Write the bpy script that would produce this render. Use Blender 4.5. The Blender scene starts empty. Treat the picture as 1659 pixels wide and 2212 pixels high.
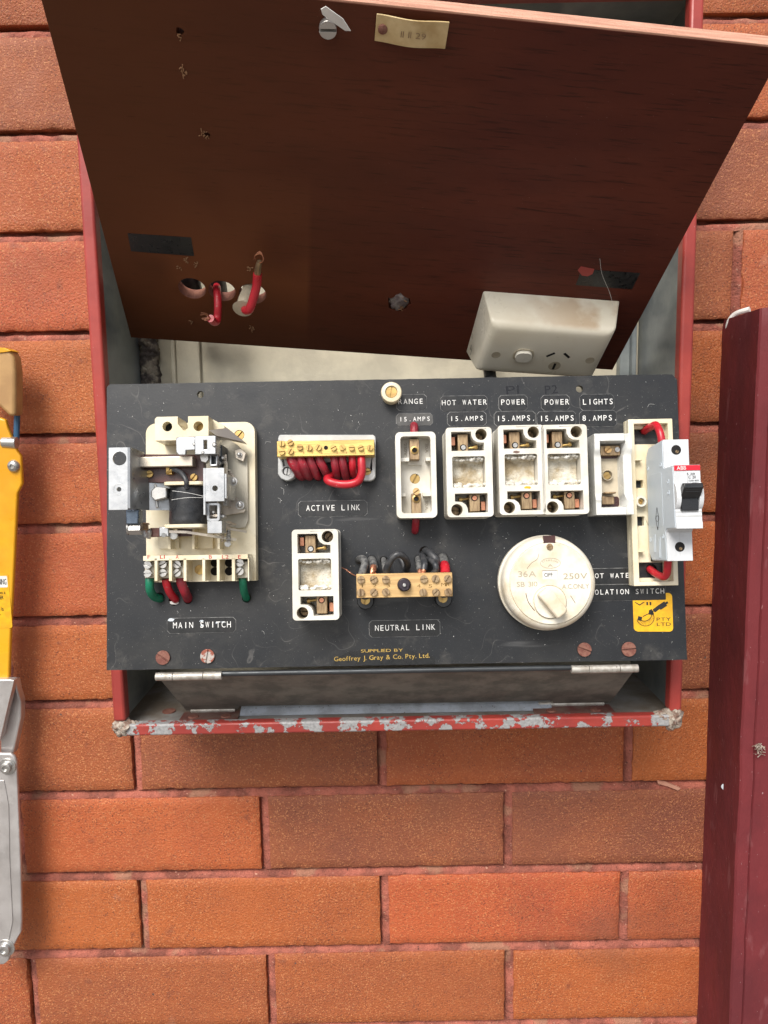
import bpy, math, random
import numpy as np
from mathutils import Vector, Matrix, noise
from mathutils.geometry import tessellate_polygon
random.seed(7)
sc = bpy.context.scene
# ------------------------------------------------------------------ camera
F, CX, CY, D = 1662.0, 829.5, 1106.0, 714.0          # lens in pixels of a 1659 x 2212 picture, distance to the wall in mm
PITCH, ROLL = math.atan(.125), math.radians(1.0)
fwd = Vector((0, math.cos(PITCH), -math.sin(PITCH)))
up0 = Vector((0, math.sin(PITCH), math.cos(PITCH))); rt0 = Vector((1, 0, 0))
rt = rt0*math.cos(ROLL) - up0*math.sin(ROLL); up = up0*math.cos(ROLL) + rt0*math.sin(ROLL)
CAM = Vector((0, -D, 0))
cam = bpy.data.cameras.new('camera'); co = bpy.data.objects.new('camera', cam); sc.collection.objects.link(co)
R = Matrix((rt, up, -fwd)).transposed().to_4x4()
co.matrix_world = Matrix.Translation(CAM*.001) @ R
cam.sensor_fit = 'VERTICAL'; cam.sensor_height = 36; cam.sensor_width = 27; cam.lens = 36*F/2212
cam.clip_start = .01; cam.clip_end = 200
sc.camera = co
sc.render.resolution_x = 768; sc.render.resolution_y = 1024
# ------------------------------------------------------------------ light
SUN_EL, SUN_AZ = math.radians(46), math.radians(-22)    # from the upper left, in front of the wall
world = bpy.data.worlds.new('World'); sc.world = world; world.use_nodes = True
nt = world.node_tree; nt.nodes.clear()
wo = nt.nodes.new('ShaderNodeOutputWorld'); bg = nt.nodes.new('ShaderNodeBackground')
sky = nt.nodes.new('ShaderNodeTexSky'); sky.sky_type = 'NISHITA'; sky.sun_disc = False
sky.sun_elevation = SUN_EL; sky.sun_rotation = math.pi - SUN_AZ
sky.dust_density = 3; sky.air_density = 1; sky.ozone_density = 1
hs = nt.nodes.new('ShaderNodeHueSaturation'); hs.inputs['Saturation'].default_value = .38
nt.links.new(sky.outputs[0], hs.inputs['Color']); nt.links.new(hs.outputs[0], bg.inputs[0])
nt.links.new(bg.outputs[0], wo.inputs[0]); bg.inputs[1].default_value = .12
sd = bpy.data.lights.new('sun', 'SUN'); sd.energy = 2.7; sd.angle = math.radians(27); sd.color = (1, .95, .88)
so = bpy.data.objects.new('sun', sd); sc.collection.objects.link(so)
sdir = Vector((math.sin(SUN_AZ)*math.cos(SUN_EL), -math.cos(SUN_AZ)*math.cos(SUN_EL), math.sin(SUN_EL)))
so.rotation_euler = sdir.to_track_quat('Z', 'Y').to_euler()
sc.view_settings.view_transform = 'Standard'; sc.view_settings.look = 'None'
sc.view_settings.exposure = .5; sc.view_settings.gamma = 1; sc.view_settings.use_curve_mapping = False

# ------------------------------------------------------------------ frames
class Frame:
    def __init__(s, o, u, v):
        s.o = Vector(o); s.u = Vector(u).normalized(); v = Vector(v); s.v = (v - s.u*v.dot(s.u)).normalized()
        s.w = s.u.cross(s.v)
    def mat(s, p):
        M = Matrix((s.u, s.v, s.w)).transposed().to_4x4()
        return Matrix.Translation((s.o + s.u*p[0] + s.v*p[1] + s.w*p[2])*.001) @ M
    def hit(s, x, y, w):                       # point of the plane at height w seen at a picture position
        d = fwd + rt*((x-CX)/F) - up*((y-CY)/F)
        o = s.o + s.w*w
        t = (o-CAM).dot(s.w)/d.dot(s.w)
        q = CAM + d*t - o
        return q.dot(s.u), q.dot(s.v)
W = Frame((0, 0, 0), (1, 0, 0), (0, 1, 0))                # world: w is up
V = Frame((0, 0, 0), (1, 0, 0), (0, 0, 1))                # wall: u right, v up, w out of the wall
B = Frame((-207.4, -162.5, -183.5), (1, 0, .0008), (0, 37.4, 210.6))     # switch board
s_ = 640/690
def pp(x, y, z): return Vector((x*s_, (y+714)*s_-714, z*s_))
P = Frame(pp(-224.1, -9.4, 73.6), pp(218.3, 23.9, 39.3)-pp(-224.1, -9.4, 73.6), pp(-193.9, -245.2, 253.1)-pp(-224.1, -9.4, 73.6))
k_ = 1659/1920
ZO = dict(A=(240,1000,3.7705), C=(660,1060,4.4233), N=(860,1340,5.53), R=(960,940,5.2667), Q=(1220,960,4.6083), M=(1520,1020,4.607),
          S=(1200,1320,3.1904), L=(260,1500,2.2419), T=(80,0,1.659), U=(1000,0,1.8033), H=(280,540,3.4563), O=(900,640,2.0737),
          X=(0,840,2.3033), Y=(0,1650,2.7667), Z=(1400,1600,3.1904), W=(1600,700,2.7656), d=(0,0,k_))
def pix(z, x, y): a, b, k = ZO[z]; return (a+x/k)*k_, (b+y/k)*k_
def at(fr, z, x, y, w): return fr.hit(*pix(z, x, y), w)
def rect(fr, z, x0, y0, x1, y1, w):            # axis-aligned rectangle of the frame
    p = [at(fr, z, *q, w) for q in ((x0,y0),(x1,y0),(x1,y1),(x0,y1))]
    return (p[0][0]+p[3][0])/2, (p[2][1]+p[3][1])/2, (p[1][0]+p[2][0])/2, (p[0][1]+p[1][1])/2
def mm(fr, z, n, w):                            # length in mm of n zoomed pixels
    return n/ZO[z][2]*k_*((fr.o+fr.w*w+fr.u*100+fr.v*60-CAM).dot(fwd))/F

# ------------------------------------------------------------------ materials
def mat(name, col, rough=.5, metal=0, col2=None, nscale=40, nlo=.4, nhi=.6, bump=0, bscale=300, spec=.5, speck=None, coat=0, streak=None, stretch=(1,1,1), ndetail=6, extra=None):
    m = bpy.data.materials.new(name); m.use_nodes = True; n = m.node_tree; b = n.nodes['Principled BSDF']
    b.inputs['Roughness'].default_value = rough; b.inputs['Metallic'].default_value = metal
    b.inputs['Specular IOR Level'].default_value = spec; b.inputs['Coat Weight'].default_value = coat
    tc = n.nodes.new('ShaderNodeTexCoord'); mp = n.nodes.new('ShaderNodeMapping'); mp.inputs['Scale'].default_value = stretch
    n.links.new(tc.outputs['Object'], mp.inputs[0])
    oi = n.nodes.new('ShaderNodeObjectInfo'); om = n.nodes.new('ShaderNodeVectorMath'); om.operation = 'SCALE'; om.inputs[0].default_value = (3.1, 1.7, 2.3)
    n.links.new(oi.outputs['Random'], om.inputs['Scale']); n.links.new(om.outputs[0], mp.inputs['Location'])
    def nz(scale, lo, hi, det=ndetail, rg=.6):
        t = n.nodes.new('ShaderNodeTexNoise'); t.inputs['Scale'].default_value = scale; t.inputs['Detail'].default_value = det; t.inputs['Roughness'].default_value = rg
        n.links.new(mp.outputs[0], t.inputs['Vector'])
        r = n.nodes.new('ShaderNodeMapRange'); r.inputs[1].default_value = lo; r.inputs[2].default_value = hi
        n.links.new(t.outputs[0], r.inputs[0]); return r.outputs[0]
    def mix(f, a, c):
        x = n.nodes.new('ShaderNodeMix'); x.data_type = 'RGBA'
        if hasattr(f, 'is_linked'): n.links.new(f, x.inputs[0])
        else: x.inputs[0].default_value = f
        for s, i in ((a, 6), (c, 7)):
            if hasattr(s, 'is_linked'): n.links.new(s, x.inputs[i])
            else: x.inputs[i].default_value = (*s, 1)
        return x.outputs[2]
    c = mix(nz(nscale, nlo, nhi), col, col2 or tuple(v*.82 for v in col))
    if speck:
        for (sc_, th, sc_col) in speck: c = mix(nz(sc_, th, th+.02, 3, .5), c, sc_col)
    if streak:
        t = n.nodes.new('ShaderNodeTexNoise'); t.inputs['Scale'].default_value = streak[0]; t.inputs['Detail'].default_value = 4
        mp2 = n.nodes.new('ShaderNodeMapping'); mp2.inputs['Scale'].default_value = streak[1]; mp2.inputs['Rotation'].default_value = (0, 0, .3)
        n.links.new(tc.outputs['Object'], mp2.inputs[0]); n.links.new(mp2.outputs[0], t.inputs['Vector'])
        r = n.nodes.new('ShaderNodeMapRange'); r.inputs[1].default_value = streak[2]; r.inputs[2].default_value = streak[2]+.06; r.inputs[4].default_value = streak[4] if len(streak) > 4 else .7
        n.links.new(t.outputs[0], r.inputs[0]); c = mix(r.outputs[0], c, streak[3])
    if extra: c = extra(n, tc, mix, c, b)
    n.links.new(c, b.inputs['Base Color'])
    rr = n.nodes.new('ShaderNodeMapRange'); rr.inputs[3].default_value = max(rough-.1, .02); rr.inputs[4].default_value = min(rough+.12, 1)
    n.links.new(nz(nscale*2.3, .35, .65), rr.inputs[0]); n.links.new(rr.outputs[0], b.inputs['Roughness'])
    if bump:
        bp = n.nodes.new('ShaderNodeBump'); bp.inputs['Strength'].default_value = 1; bp.inputs['Distance'].default_value = bump*.001
        n.links.new(nz(bscale, 0, 1), bp.inputs['Height']); n.links.new(bp.outputs[0], b.inputs['Normal'])
    return m
def brick_extra(n, tc, mix, c, b):
    g = n.nodes.new('ShaderNodeNewGeometry')
    def ramp(stops):
        r = n.nodes.new('ShaderNodeValToRGB'); r.color_ramp.elements.remove(r.color_ramp.elements[1])
        for i, (p, q) in enumerate(stops):
            e = r.color_ramp.elements[0] if i == 0 else r.color_ramp.elements.new(p)
            e.position = p; e.color = (*q, 1)
        return r
    r = ramp([(0, (.38,.086,.026)), (.3, (.42,.115,.025)), (.55, (.47,.090,.034)), (.8, (.32,.086,.027)), (1, (.18,.062,.038))])
    n.links.new(g.outputs['Random Per Island'], r.inputs[0])
    x = n.nodes.new('ShaderNodeMix'); x.data_type = 'RGBA'; x.inputs[0].default_value = .66
    n.links.new(c, x.inputs[6]); n.links.new(r.outputs[0], x.inputs[7])
    # clay grit: small pale and dark grains
    v = n.nodes.new('ShaderNodeTexVoronoi'); v.inputs['Scale'].default_value = 1050; n.links.new(tc.outputs['Object'], v.inputs['Vector'])
    s = n.nodes.new('ShaderNodeSeparateColor'); n.links.new(v.outputs['Color'], s.inputs[0])
    def step(sock, lo, hi, amt):
        q = n.nodes.new('ShaderNodeMapRange'); q.inputs[1].default_value = lo; q.inputs[2].default_value = hi; q.inputs[4].default_value = amt
        n.links.new(sock, q.inputs[0]); return q.outputs[0]
    def amt(sock, sc, lo, hi, mx):
        tn = n.nodes.new('ShaderNodeTexNoise'); tn.inputs['Scale'].default_value = sc; tn.inputs['Detail'].default_value = 5; n.links.new(tc.outputs['Object'], tn.inputs['Vector'])
        q = n.nodes.new('ShaderNodeMapRange'); q.inputs[1].default_value = lo; q.inputs[2].default_value = hi; q.inputs[4].default_value = mx; n.links.new(tn.outputs[0], q.inputs[0])
        if sock is None: return q.outputs[0]
        k = n.nodes.new('ShaderNodeMath'); k.operation = 'MULTIPLY'; n.links.new(sock, k.inputs[0]); n.links.new(q.outputs[0], k.inputs[1]); return k.outputs[0]
    c = mix(amt(step(s.outputs[0], .86, .92, 1), 9, .15, .6, .6), x.outputs[2], (.62,.27,.11))
    c = mix(amt(step(s.outputs[1], .88, .94, 1), 17, .25, .6, .7), c, (.10,.03,.02))
    c = mix(amt(None, 5, .55, .72, .55), c, (.13,.055,.035))
    c = mix(amt(None, 24, .70, .76, .35), c, (.50,.26,.17)); c = mix(amt(None, 60, .64, .72, .45), c, (.16,.045,.025)); c = mix(.04, c, (.10,.035,.02))
    v2 = n.nodes.new('ShaderNodeTexVoronoi'); v2.inputs['Scale'].default_value = 42; n.links.new(tc.outputs['Object'], v2.inputs['Vector'])
    q = n.nodes.new('ShaderNodeMapRange'); q.inputs[1].default_value = .055; q.inputs[2].default_value = .04; n.links.new(v2.outputs['Distance'], q.inputs[0])
    s2 = n.nodes.new('ShaderNodeSeparateColor'); n.links.new(v2.outputs['Color'], s2.inputs[0])
    mu = n.nodes.new('ShaderNodeMath'); mu.operation = 'MULTIPLY'; n.links.new(q.outputs[0], mu.inputs[0]); n.links.new(step(s2.outputs[0], .72, .73, .8), mu.inputs[1])
    return mix(mu.outputs[0], c, (.05,.045,.045))
M = {}
M['brick'] = mat('brick', (.44,.115,.028), .58, col2=(.23,.060,.026), nscale=11, nlo=.38, nhi=.68, bump=1.3, bscale=500, extra=brick_extra, spec=.5)
M['mortar'] = mat('mortar', (.40,.12,.08), .85, col2=(.20,.06,.04), nscale=45, bump=2.4, bscale=330, streak=(26, (1,1,1), .56, (.34,.17,.105), .7), speck=[(500, .66, (.12,.04,.03)), (380, .68, (.50,.26,.18))])
M['red'] = mat('red_paint', (.36,.048,.036), .42, col2=(.28,.036,.030), nscale=20, bump=.12, bscale=240, speck=[(900, .74, (.6,.42,.4))])
def peel(n, tc, mix, c, b):
    t = n.nodes.new('ShaderNodeTexNoise'); t.inputs['Scale'].default_value = 55; t.inputs['Detail'].default_value = 9; t.inputs['Roughness'].default_value = .68
    n.links.new(tc.outputs['Object'], t.inputs['Vector'])
    r = n.nodes.new('ShaderNodeMapRange'); r.inputs[1].default_value = .508; r.inputs[2].default_value = .514; n.links.new(t.outputs[0], r.inputs[0])
    t2 = n.nodes.new('ShaderNodeTexNoise'); t2.inputs['Scale'].default_value = 500; n.links.new(tc.outputs['Object'], t2.inputs['Vector'])
    re_ = n.nodes.new('ShaderNodeMapRange'); re_.inputs[1].default_value = .500; re_.inputs[2].default_value = .506; n.links.new(t.outputs[0], re_.inputs[0]); c = mix(re_.outputs[0], c, (.12,.03,.02))
    return mix(r.outputs[0], c, mix(t2.outputs[0], (.14,.14,.145), (.44,.44,.44)))
M['peel'] = mat('peeling_red_paint', (.36,.046,.034), .45, col2=(.27,.036,.03), nscale=20, bump=.3, bscale=300, extra=peel)
M['crust'] = mat('corner_filler', (.42,.37,.31), .9, col2=(.2,.12,.09), nscale=260, bump=1.5, bscale=500)
M['galv'] = mat('galvanised_steel', (.26,.285,.28), .5, .3, col2=(.13,.15,.165), nscale=18, nlo=.35, nhi=.65, streak=(9, (1,1,.3), .55, (.38,.40,.40), .6), bump=.1)
M['galvd'] = mat('dusty_floor', (.15,.125,.10), .75, .1, col2=(.24,.24,.24), nscale=22, bump=.3, speck=[(700, .7, (.4,.36,.3))])
M['cream_back'] = mat('painted_back_plate', (.60,.55,.42), .6, col2=(.48,.44,.34), nscale=25, bump=.25, bscale=200)
M['stone'] = mat('rough_render', (.36,.31,.24), .95, spec=.2, col2=(.12,.10,.09), nscale=70, nlo=.45, nhi=.55, bump=1.5)
M['flap'] = mat('grimy_steel', (.20,.18,.155), .85, 0, spec=.15, col2=(.13,.12,.105), nscale=60, bump=.15, speck=[(800, .72, (.25,.2,.15))])
M['bluemetal'] = mat('bare_steel_strip', (.42,.47,.55), .45, .3, col2=(.3,.33,.38), nscale=70, speck=[(500, .68, (.12,.1,.08))])
M['darkmetal'] = mat('dark_steel', (.05,.055,.06), .4, .5)
def film(n, tc, mix, c, b):
    def nm(vec_scale, sc, lo, hi, mx, det=6):
        mp = n.nodes.new('ShaderNodeMapping'); mp.inputs['Scale'].default_value = vec_scale; n.links.new(tc.outputs['Object'], mp.inputs[0])
        t = n.nodes.new('ShaderNodeTexNoise'); t.inputs['Scale'].default_value = sc; t.inputs['Detail'].default_value = det; t.inputs['Roughness'].default_value = .65; n.links.new(mp.outputs[0], t.inputs['Vector'])
        q = n.nodes.new('ShaderNodeMapRange'); q.inputs[1].default_value = lo; q.inputs[2].default_value = hi; q.inputs[4].default_value = mx; n.links.new(t.outputs[0], q.inputs[0]); return q.outputs[0]
    c = mix(nm((1,1,1), 14, .5, .75, .5), c, (.055,.053,.048))
    c = mix(nm((1,1,1), 45, .56, .75, .6), c, (.085,.08,.072))
    w = n.nodes.new('ShaderNodeTexWave'); w.inputs['Scale'].default_value = 9; w.inputs['Distortion'].default_value = 60; w.inputs['Detail'].default_value = 3; w.inputs['Detail Scale'].default_value = 1.2; n.links.new(tc.outputs['Object'], w.inputs['Vector'])
    q = n.nodes.new('ShaderNodeMapRange'); q.inputs[1].default_value = .985; q.inputs[2].default_value = 1; q.inputs[4].default_value = .28; n.links.new(w.outputs['Fac'], q.inputs[0])
    k = n.nodes.new('ShaderNodeMath'); k.operation = 'MULTIPLY'; n.links.new(q.outputs[0], k.inputs[0]); n.links.new(nm((1,1,1), 22, .5, .62, 1), k.inputs[1])
    return mix(k.outputs[0], c, (.22,.21,.20))
M['bluesteel'] = mat('blued_steel', (.16,.20,.25), .3, .8, col2=(.08,.10,.13), nscale=60)
M['board'] = mat('black_board', (.009,.011,.0145), .42, col2=(.016,.017,.019), nscale=9, nlo=.4, nhi=.65, spec=.45, extra=film, bump=.05, bscale=500,
                 speck=[(1700, .70, (.17,.165,.16)), (900, .72, (.40,.39,.37))], streak=(60, (.12,1,1), .66, (.15,.15,.15), .35))
M['boardedge'] = mat('board_edge', (.12,.09,.075), .8)
M['tape'] = mat('black_label_tape', (.007,.008,.009), .34, col2=(.013,.013,.014), nscale=120, spec=.5, speck=[(1300, .75, (.2,.2,.2))])
M['edge_glint'] = mat('tape_edge_glint', (.34,.34,.33), .7, col2=(.10,.10,.10), nscale=180, nlo=.4, nhi=.6)  # glint along the clear tape border, painted as pale grey
M['tapegrey'] = mat('dusty_label_tape', (.045,.045,.045), .5, col2=(.075,.073,.07), nscale=90, speck=[(1300, .7, (.3,.3,.3))])
M['white_ink'] = mat('white_lettering', (.78,.78,.76), .5, col2=(.5,.5,.5), nscale=500, nlo=.5, nhi=.75)
M['gold_ink'] = mat('gold_lettering', (.50,.33,.07), .5)
M['black_ink'] = mat('black_lettering', (.012,.012,.012), .5)
M['red_ink'] = mat('red_lettering', (.50,.02,.02), .5)
M['pencil'] = mat('marker_stroke', (.002,.002,.004), .15)
M['etch'] = mat('stamped_lettering', (.22,.13,.04), .5, .5)
M['emboss'] = mat('moulded_lettering', (.42,.37,.28), .5)
M['yellow'] = mat('yellow_sticker', (.75,.42,.008), .45, col2=(.62,.33,.01), nscale=140)
M['plastic'] = mat('white_plastic', (.70,.68,.62), .36, col2=(.60,.57,.49), nscale=45, bump=.06, bscale=300, speck=[(600, .755, (.30,.24,.18))])
M['ceramic'] = mat('white_ceramic', (.68,.69,.67), .22, col2=(.58,.58,.54), nscale=50, bump=.12, bscale=120, coat=.3)
M['bore'] = mat('discoloured_plastic', (.50,.44,.33), .5, col2=(.38,.33,.24), nscale=60)
M['cream'] = mat('cream_plastic', (.75,.69,.53), .34, col2=(.68,.59,.40), nscale=30, bump=.05, speck=[(500, .765, (.3,.22,.12))])
M['ivory'] = mat('ivory_plastic', (.74,.70,.60), .42, col2=(.58,.50,.36), nscale=34, nlo=.45, nhi=.62, bump=.1, speck=[(420, .74, (.22,.16,.1))], streak=(70, (1,.3,1), .7, (.25,.18,.1), .5))
M['asbestos'] = mat('heat_pad', (.70,.67,.58), .95, col2=(.42,.34,.22), nscale=75, nlo=.40, nhi=.60, bump=2.5, bscale=330)
M['crumb'] = mat('white_crumbs', (.78,.77,.72), .95, col2=(.6,.57,.5), nscale=200, bump=1, bscale=600)
M['brass'] = mat('brass', (.52,.36,.13), .38, .85, col2=(.40,.26,.10), nscale=70, bump=.05)
M['brassbar'] = mat('brushed_brass', (.68,.50,.16), .42, .6, col2=(.52,.35,.12), nscale=25, stretch=(1,14,1), bump=.1, bscale=150)
M['brasspale'] = mat('dull_brass', (.62,.42,.19), .5, .45, col2=(.50,.32,.14), nscale=25, stretch=(1,14,1), bump=.08, bscale=150)
M['oldbrass'] = mat('tarnished_brass', (.40,.29,.17), .45, .75, col2=(.25,.17,.10), nscale=120, stretch=(6,1,1), bump=.1)
M['copper'] = mat('copper', (.62,.28,.17), .35, .8)
M['steel'] = mat('zinc_steel', (.50,.49,.47), .32, .85, col2=(.46,.45,.43), nscale=60, bump=.06)
M['steelflat'] = mat('zinc_sheet', (.47,.48,.49), .33, .8, col2=(.38,.39,.40), nscale=60, bump=.05, speck=[(900, .7, (.3,.3,.3))])
M['nickel'] = mat('yellowed_zinc', (.58,.52,.42), .34, .75, col2=(.48,.42,.36), nscale=30)
M['beigemetal'] = mat('dull_plate', (.50,.47,.39), .5, .4, col2=(.40,.37,.3), nscale=30)
M['rust'] = mat('rusty_screw', (.24,.11,.08), .75, .2, col2=(.17,.06,.045), nscale=300, bump=.3, bscale=700)
M['rustgrey'] = mat('part_rusted_screw', (.42,.38,.35), .55, .4, col2=(.28,.09,.06), nscale=160, nlo=.48, nhi=.52, bump=.2)
M['hole'] = mat('dark_cavity', (.006,.005,.005), .9)
M['redwire'] = mat('red_insulation', (.33,.013,.028), .5, col2=(.20,.02,.03), nscale=120, speck=[(500, .68, (.30,.12,.11))], bump=.1, bscale=200)
M['redwirehot'] = mat('bright_red_insulation', (.50,.016,.028), .35, col2=(.40,.014,.025), nscale=60, speck=[(500, .7, (.45,.16,.15))], bump=.08, bscale=200)
M['greenwire'] = mat('green_insulation', (.005,.16,.085), .4)
M['blackwire'] = mat('black_insulation', (.022,.025,.03), .42, col2=(.06,.06,.062), nscale=200)
M['greywire'] = mat('dusty_black_insulation', (.06,.062,.065), .6, col2=(.16,.16,.155), nscale=300)
M['blackplastic'] = mat('black_plastic', (.014,.015,.017), .3)
M['blacktape'] = mat('black_tape', (.010,.011,.013), .28, col2=(.03,.03,.032), nscale=60, bump=.25, bscale=90, streak=(50, (1,.08,1), .66, (.25,.25,.25), .6))
M['bakelite'] = mat('brown_bakelite', (.085,.03,.025), .3, col2=(.05,.018,.016), nscale=60)
M['knobpurple'] = mat('dark_nut', (.035,.026,.034), .35, .3)
M['mcb'] = mat('grey_breaker_plastic', (.62,.64,.66), .38, spec=.4)
M['mcbside'] = mat('pale_blue_and_sky_tint', (.55,.61,.67), .42, col2=(.52,.58,.63), nscale=20)  # breaker plastic with blue skylight painted in; also pale blue paint
M['mcbred'] = mat('red_band', (.70,.01,.03), .4)
M['grey'] = mat('grey_plastic', (.50,.51,.51), .4, col2=(.42,.43,.43), nscale=50)
def wood_extra(n, tc, mix, c, b):
    mp = n.nodes.new('ShaderNodeMapping'); mp.inputs['Scale'].default_value = (1, 16, 1); n.links.new(tc.outputs['Object'], mp.inputs[0])
    t = n.nodes.new('ShaderNodeTexNoise'); t.inputs['Scale'].default_value = 45; t.inputs['Detail'].default_value = 9; n.links.new(mp.outputs[0], t.inputs['Vector'])
    r = n.nodes.new('ShaderNodeMapRange'); r.inputs[1].default_value = .56; r.inputs[2].default_value = .74; r.inputs[4].default_value = .75; n.links.new(t.outputs[0], r.inputs[0])
    c = mix(r.outputs[0], c, (.018,.008,.006))
    # paler worn rectangle at the lower left
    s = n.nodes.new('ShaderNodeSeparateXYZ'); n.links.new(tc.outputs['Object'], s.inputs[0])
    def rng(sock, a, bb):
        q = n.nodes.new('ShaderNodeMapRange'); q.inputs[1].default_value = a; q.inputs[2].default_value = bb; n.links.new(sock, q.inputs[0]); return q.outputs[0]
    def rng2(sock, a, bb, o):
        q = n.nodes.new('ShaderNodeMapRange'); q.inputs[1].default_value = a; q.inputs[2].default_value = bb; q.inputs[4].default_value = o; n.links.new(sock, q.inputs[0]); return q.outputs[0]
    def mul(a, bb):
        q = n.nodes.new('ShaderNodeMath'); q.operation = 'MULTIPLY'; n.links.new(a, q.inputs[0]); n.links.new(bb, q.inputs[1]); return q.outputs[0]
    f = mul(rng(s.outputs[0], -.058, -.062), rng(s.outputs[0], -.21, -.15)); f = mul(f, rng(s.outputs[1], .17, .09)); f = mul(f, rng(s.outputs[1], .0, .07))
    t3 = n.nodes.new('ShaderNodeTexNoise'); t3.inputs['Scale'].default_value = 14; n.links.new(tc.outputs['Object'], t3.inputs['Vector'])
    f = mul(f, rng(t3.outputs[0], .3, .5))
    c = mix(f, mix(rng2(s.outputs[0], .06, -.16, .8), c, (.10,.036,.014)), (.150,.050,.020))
    t4 = n.nodes.new('ShaderNodeTexNoise'); t4.inputs['Scale'].default_value = 60; t4.inputs['Detail'].default_value = 3; n.links.new(mp.outputs[0], t4.inputs['Vector'])
    r4 = n.nodes.new('ShaderNodeMapRange'); r4.inputs[1].default_value = .7; r4.inputs[2].default_value = .76; r4.inputs[4].default_value = .5; n.links.new(t4.outputs[0], r4.inputs[0])
    return mix(r4.outputs[0], c, (.012,.006,.005))
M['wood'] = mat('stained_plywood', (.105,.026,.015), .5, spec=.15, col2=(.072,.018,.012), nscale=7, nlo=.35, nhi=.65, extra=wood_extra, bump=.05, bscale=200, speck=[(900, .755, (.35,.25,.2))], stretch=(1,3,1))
M['woodedge'] = mat('bare_timber_edge', (.62,.34,.24), .75, col2=(.45,.22,.15), nscale=30, stretch=(1,1,30), bump=.3)
M['woodhole'] = mat('raw_hole_wall', (.30,.13,.085), .8, col2=(.18,.07,.05), nscale=120)
M['post'] = mat('maroon_paint', (.15,.022,.026), .68, spec=.3, col2=(.105,.017,.021), nscale=16, bump=1.1, bscale=70, speck=[(600, .72, (.36,.22,.22)), (140, .74, (.30,.14,.14))], streak=(90, (1,.25,1), .63, (.24,.09,.095), .35), stretch=(1,.5,1))
M['lyellow'] = mat('yellow_fibreglass', (.72,.36,.012), .35, col2=(.62,.29,.01), nscale=20, streak=(50, (1,1,.05), .68, (.35,.18,.02), .4))
M['tan'] = mat('tan_rubber', (.42,.25,.10), .55, col2=(.35,.2,.08), nscale=50)
M['alu'] = mat('scuffed_aluminium', (.60,.58,.57), .38, .7, col2=(.48,.46,.45), nscale=30, streak=(50, (1,1,.1), .62, (.75,.74,.72), .5), bump=.05)
M['rope'] = mat('blue_cord', (.02,.08,.16), .5)
M['paper'] = mat('white_paper', (.72,.71,.68), .7)
M['amber'] = mat('yellowed_plastic', (.60,.46,.24), .45, col2=(.45,.31,.13), nscale=50, coat=.3, streak=(60, (1,1,1), .6, (.2,.11,.05), .5))
M['socket'] = mat('off_white_plastic', (.78,.75,.66), .32, col2=(.60,.57,.47), nscale=20)
def dirt(n, tc, mix, c, b):
    s = n.nodes.new('ShaderNodeNewGeometry'); t = n.nodes.new('ShaderNodeTexNoise'); t.inputs['Scale'].default_value = 35; t.inputs['Detail'].default_value = 6; n.links.new(tc.outputs['Object'], t.inputs['Vector'])
    x = n.nodes.new('ShaderNodeSeparateXYZ'); n.links.new(tc.outputs['Normal'], x.inputs[0])
    y = n.nodes.new('ShaderNodeSeparateXYZ'); n.links.new(tc.outputs['Object'], y.inputs[0])
    def rng(sock, a, bb, o=1):
        q = n.nodes.new('ShaderNodeMapRange'); q.inputs[1].default_value = a; q.inputs[2].default_value = bb; q.inputs[4].default_value = o; n.links.new(sock, q.inputs[0]); return q.outputs[0]
    def mul(a, bb):
        q = n.nodes.new('ShaderNodeMath'); q.operation = 'MULTIPLY'; n.links.new(a, q.inputs[0]); n.links.new(bb, q.inputs[1]); return q.outputs[0]
    f = mul(rng(x.outputs[1], .6, .95), rng(t.outputs[0], .42, .6)); f = mul(f, rng(y.outputs[0], -.045, .02, .6))
    return mix(f, c, (.40,.24,.11))
M['socketbox'] = mat('stained_plastic', (.78,.74,.62), .34, col2=(.72,.67,.54), nscale=20, extra=dirt)
M['hinge'] = mat('hinge_steel', (.48,.46,.42), .5, .5, col2=(.33,.3,.26), nscale=200, speck=[(700, .68, (.12,.09,.07))])
M['rusthinge'] = mat('overpainted_hinge', (.13,.035,.03), .6, col2=(.16,.10,.08), nscale=60, bump=.2)
M['plug'] = mat('grey_putty', (.22,.19,.18), .8, col2=(.12,.09,.09), nscale=150, bump=1)
M['frass'] = mat('splinters', (.30,.16,.08), .9)

# ------------------------------------------------------------------ mesh builder (mm, in a frame)
_gl = {}
def glyph(ch):
    if ch not in _gl:
        cu = bpy.data.curves.new('glyph_source', 'FONT'); cu.body = ch; cu.size = 1; cu.resolution_u = 3
        ob = bpy.data.objects.new('glyph_source', cu); me = bpy.data.meshes.new_from_object(ob)
        _gl[ch] = ([(v.co.x, v.co.y) for v in me.vertices], [tuple(p.vertices) for p in me.polygons])
        bpy.data.objects.remove(ob); bpy.data.meshes.remove(me); bpy.data.curves.remove(cu)
    return _gl[ch]
def gbox(ch):
    v = glyph(ch)[0]
    if not v: return 0, 0, .5, .7
    xs = [a[0] for a in v]; ys = [a[1] for a in v]; return min(xs), min(ys), max(xs), max(ys)
CAP = gbox('H')[3]
def rrect(u0, v0, u1, v1, r, n=4):
    o = []
    for cx, cy, a in ((u1-r, v0+r, -90), (u1-r, v1-r, 0), (u0+r, v1-r, 90), (u0+r, v0+r, 180)):
        for i in range(n+1):
            t = math.radians(a+90*i/n); o.append((cx+r*math.cos(t), cy+r*math.sin(t)))
    return o
def circ(cx, cy, r, n=20, a0=0, ry=None): return [(cx+r*math.cos(a0+2*math.pi*i/n), cy+(ry or r)*math.sin(a0+2*math.pi*i/n)) for i in range(n)]
def chamf(u0, v0, u1, v1, c): return [(u0+c,v0),(u1-c,v0),(u1,v0+c),(u1,v1-c),(u1-c,v1),(u0+c,v1),(u0,v1-c),(u0,v0+c)]
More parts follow.
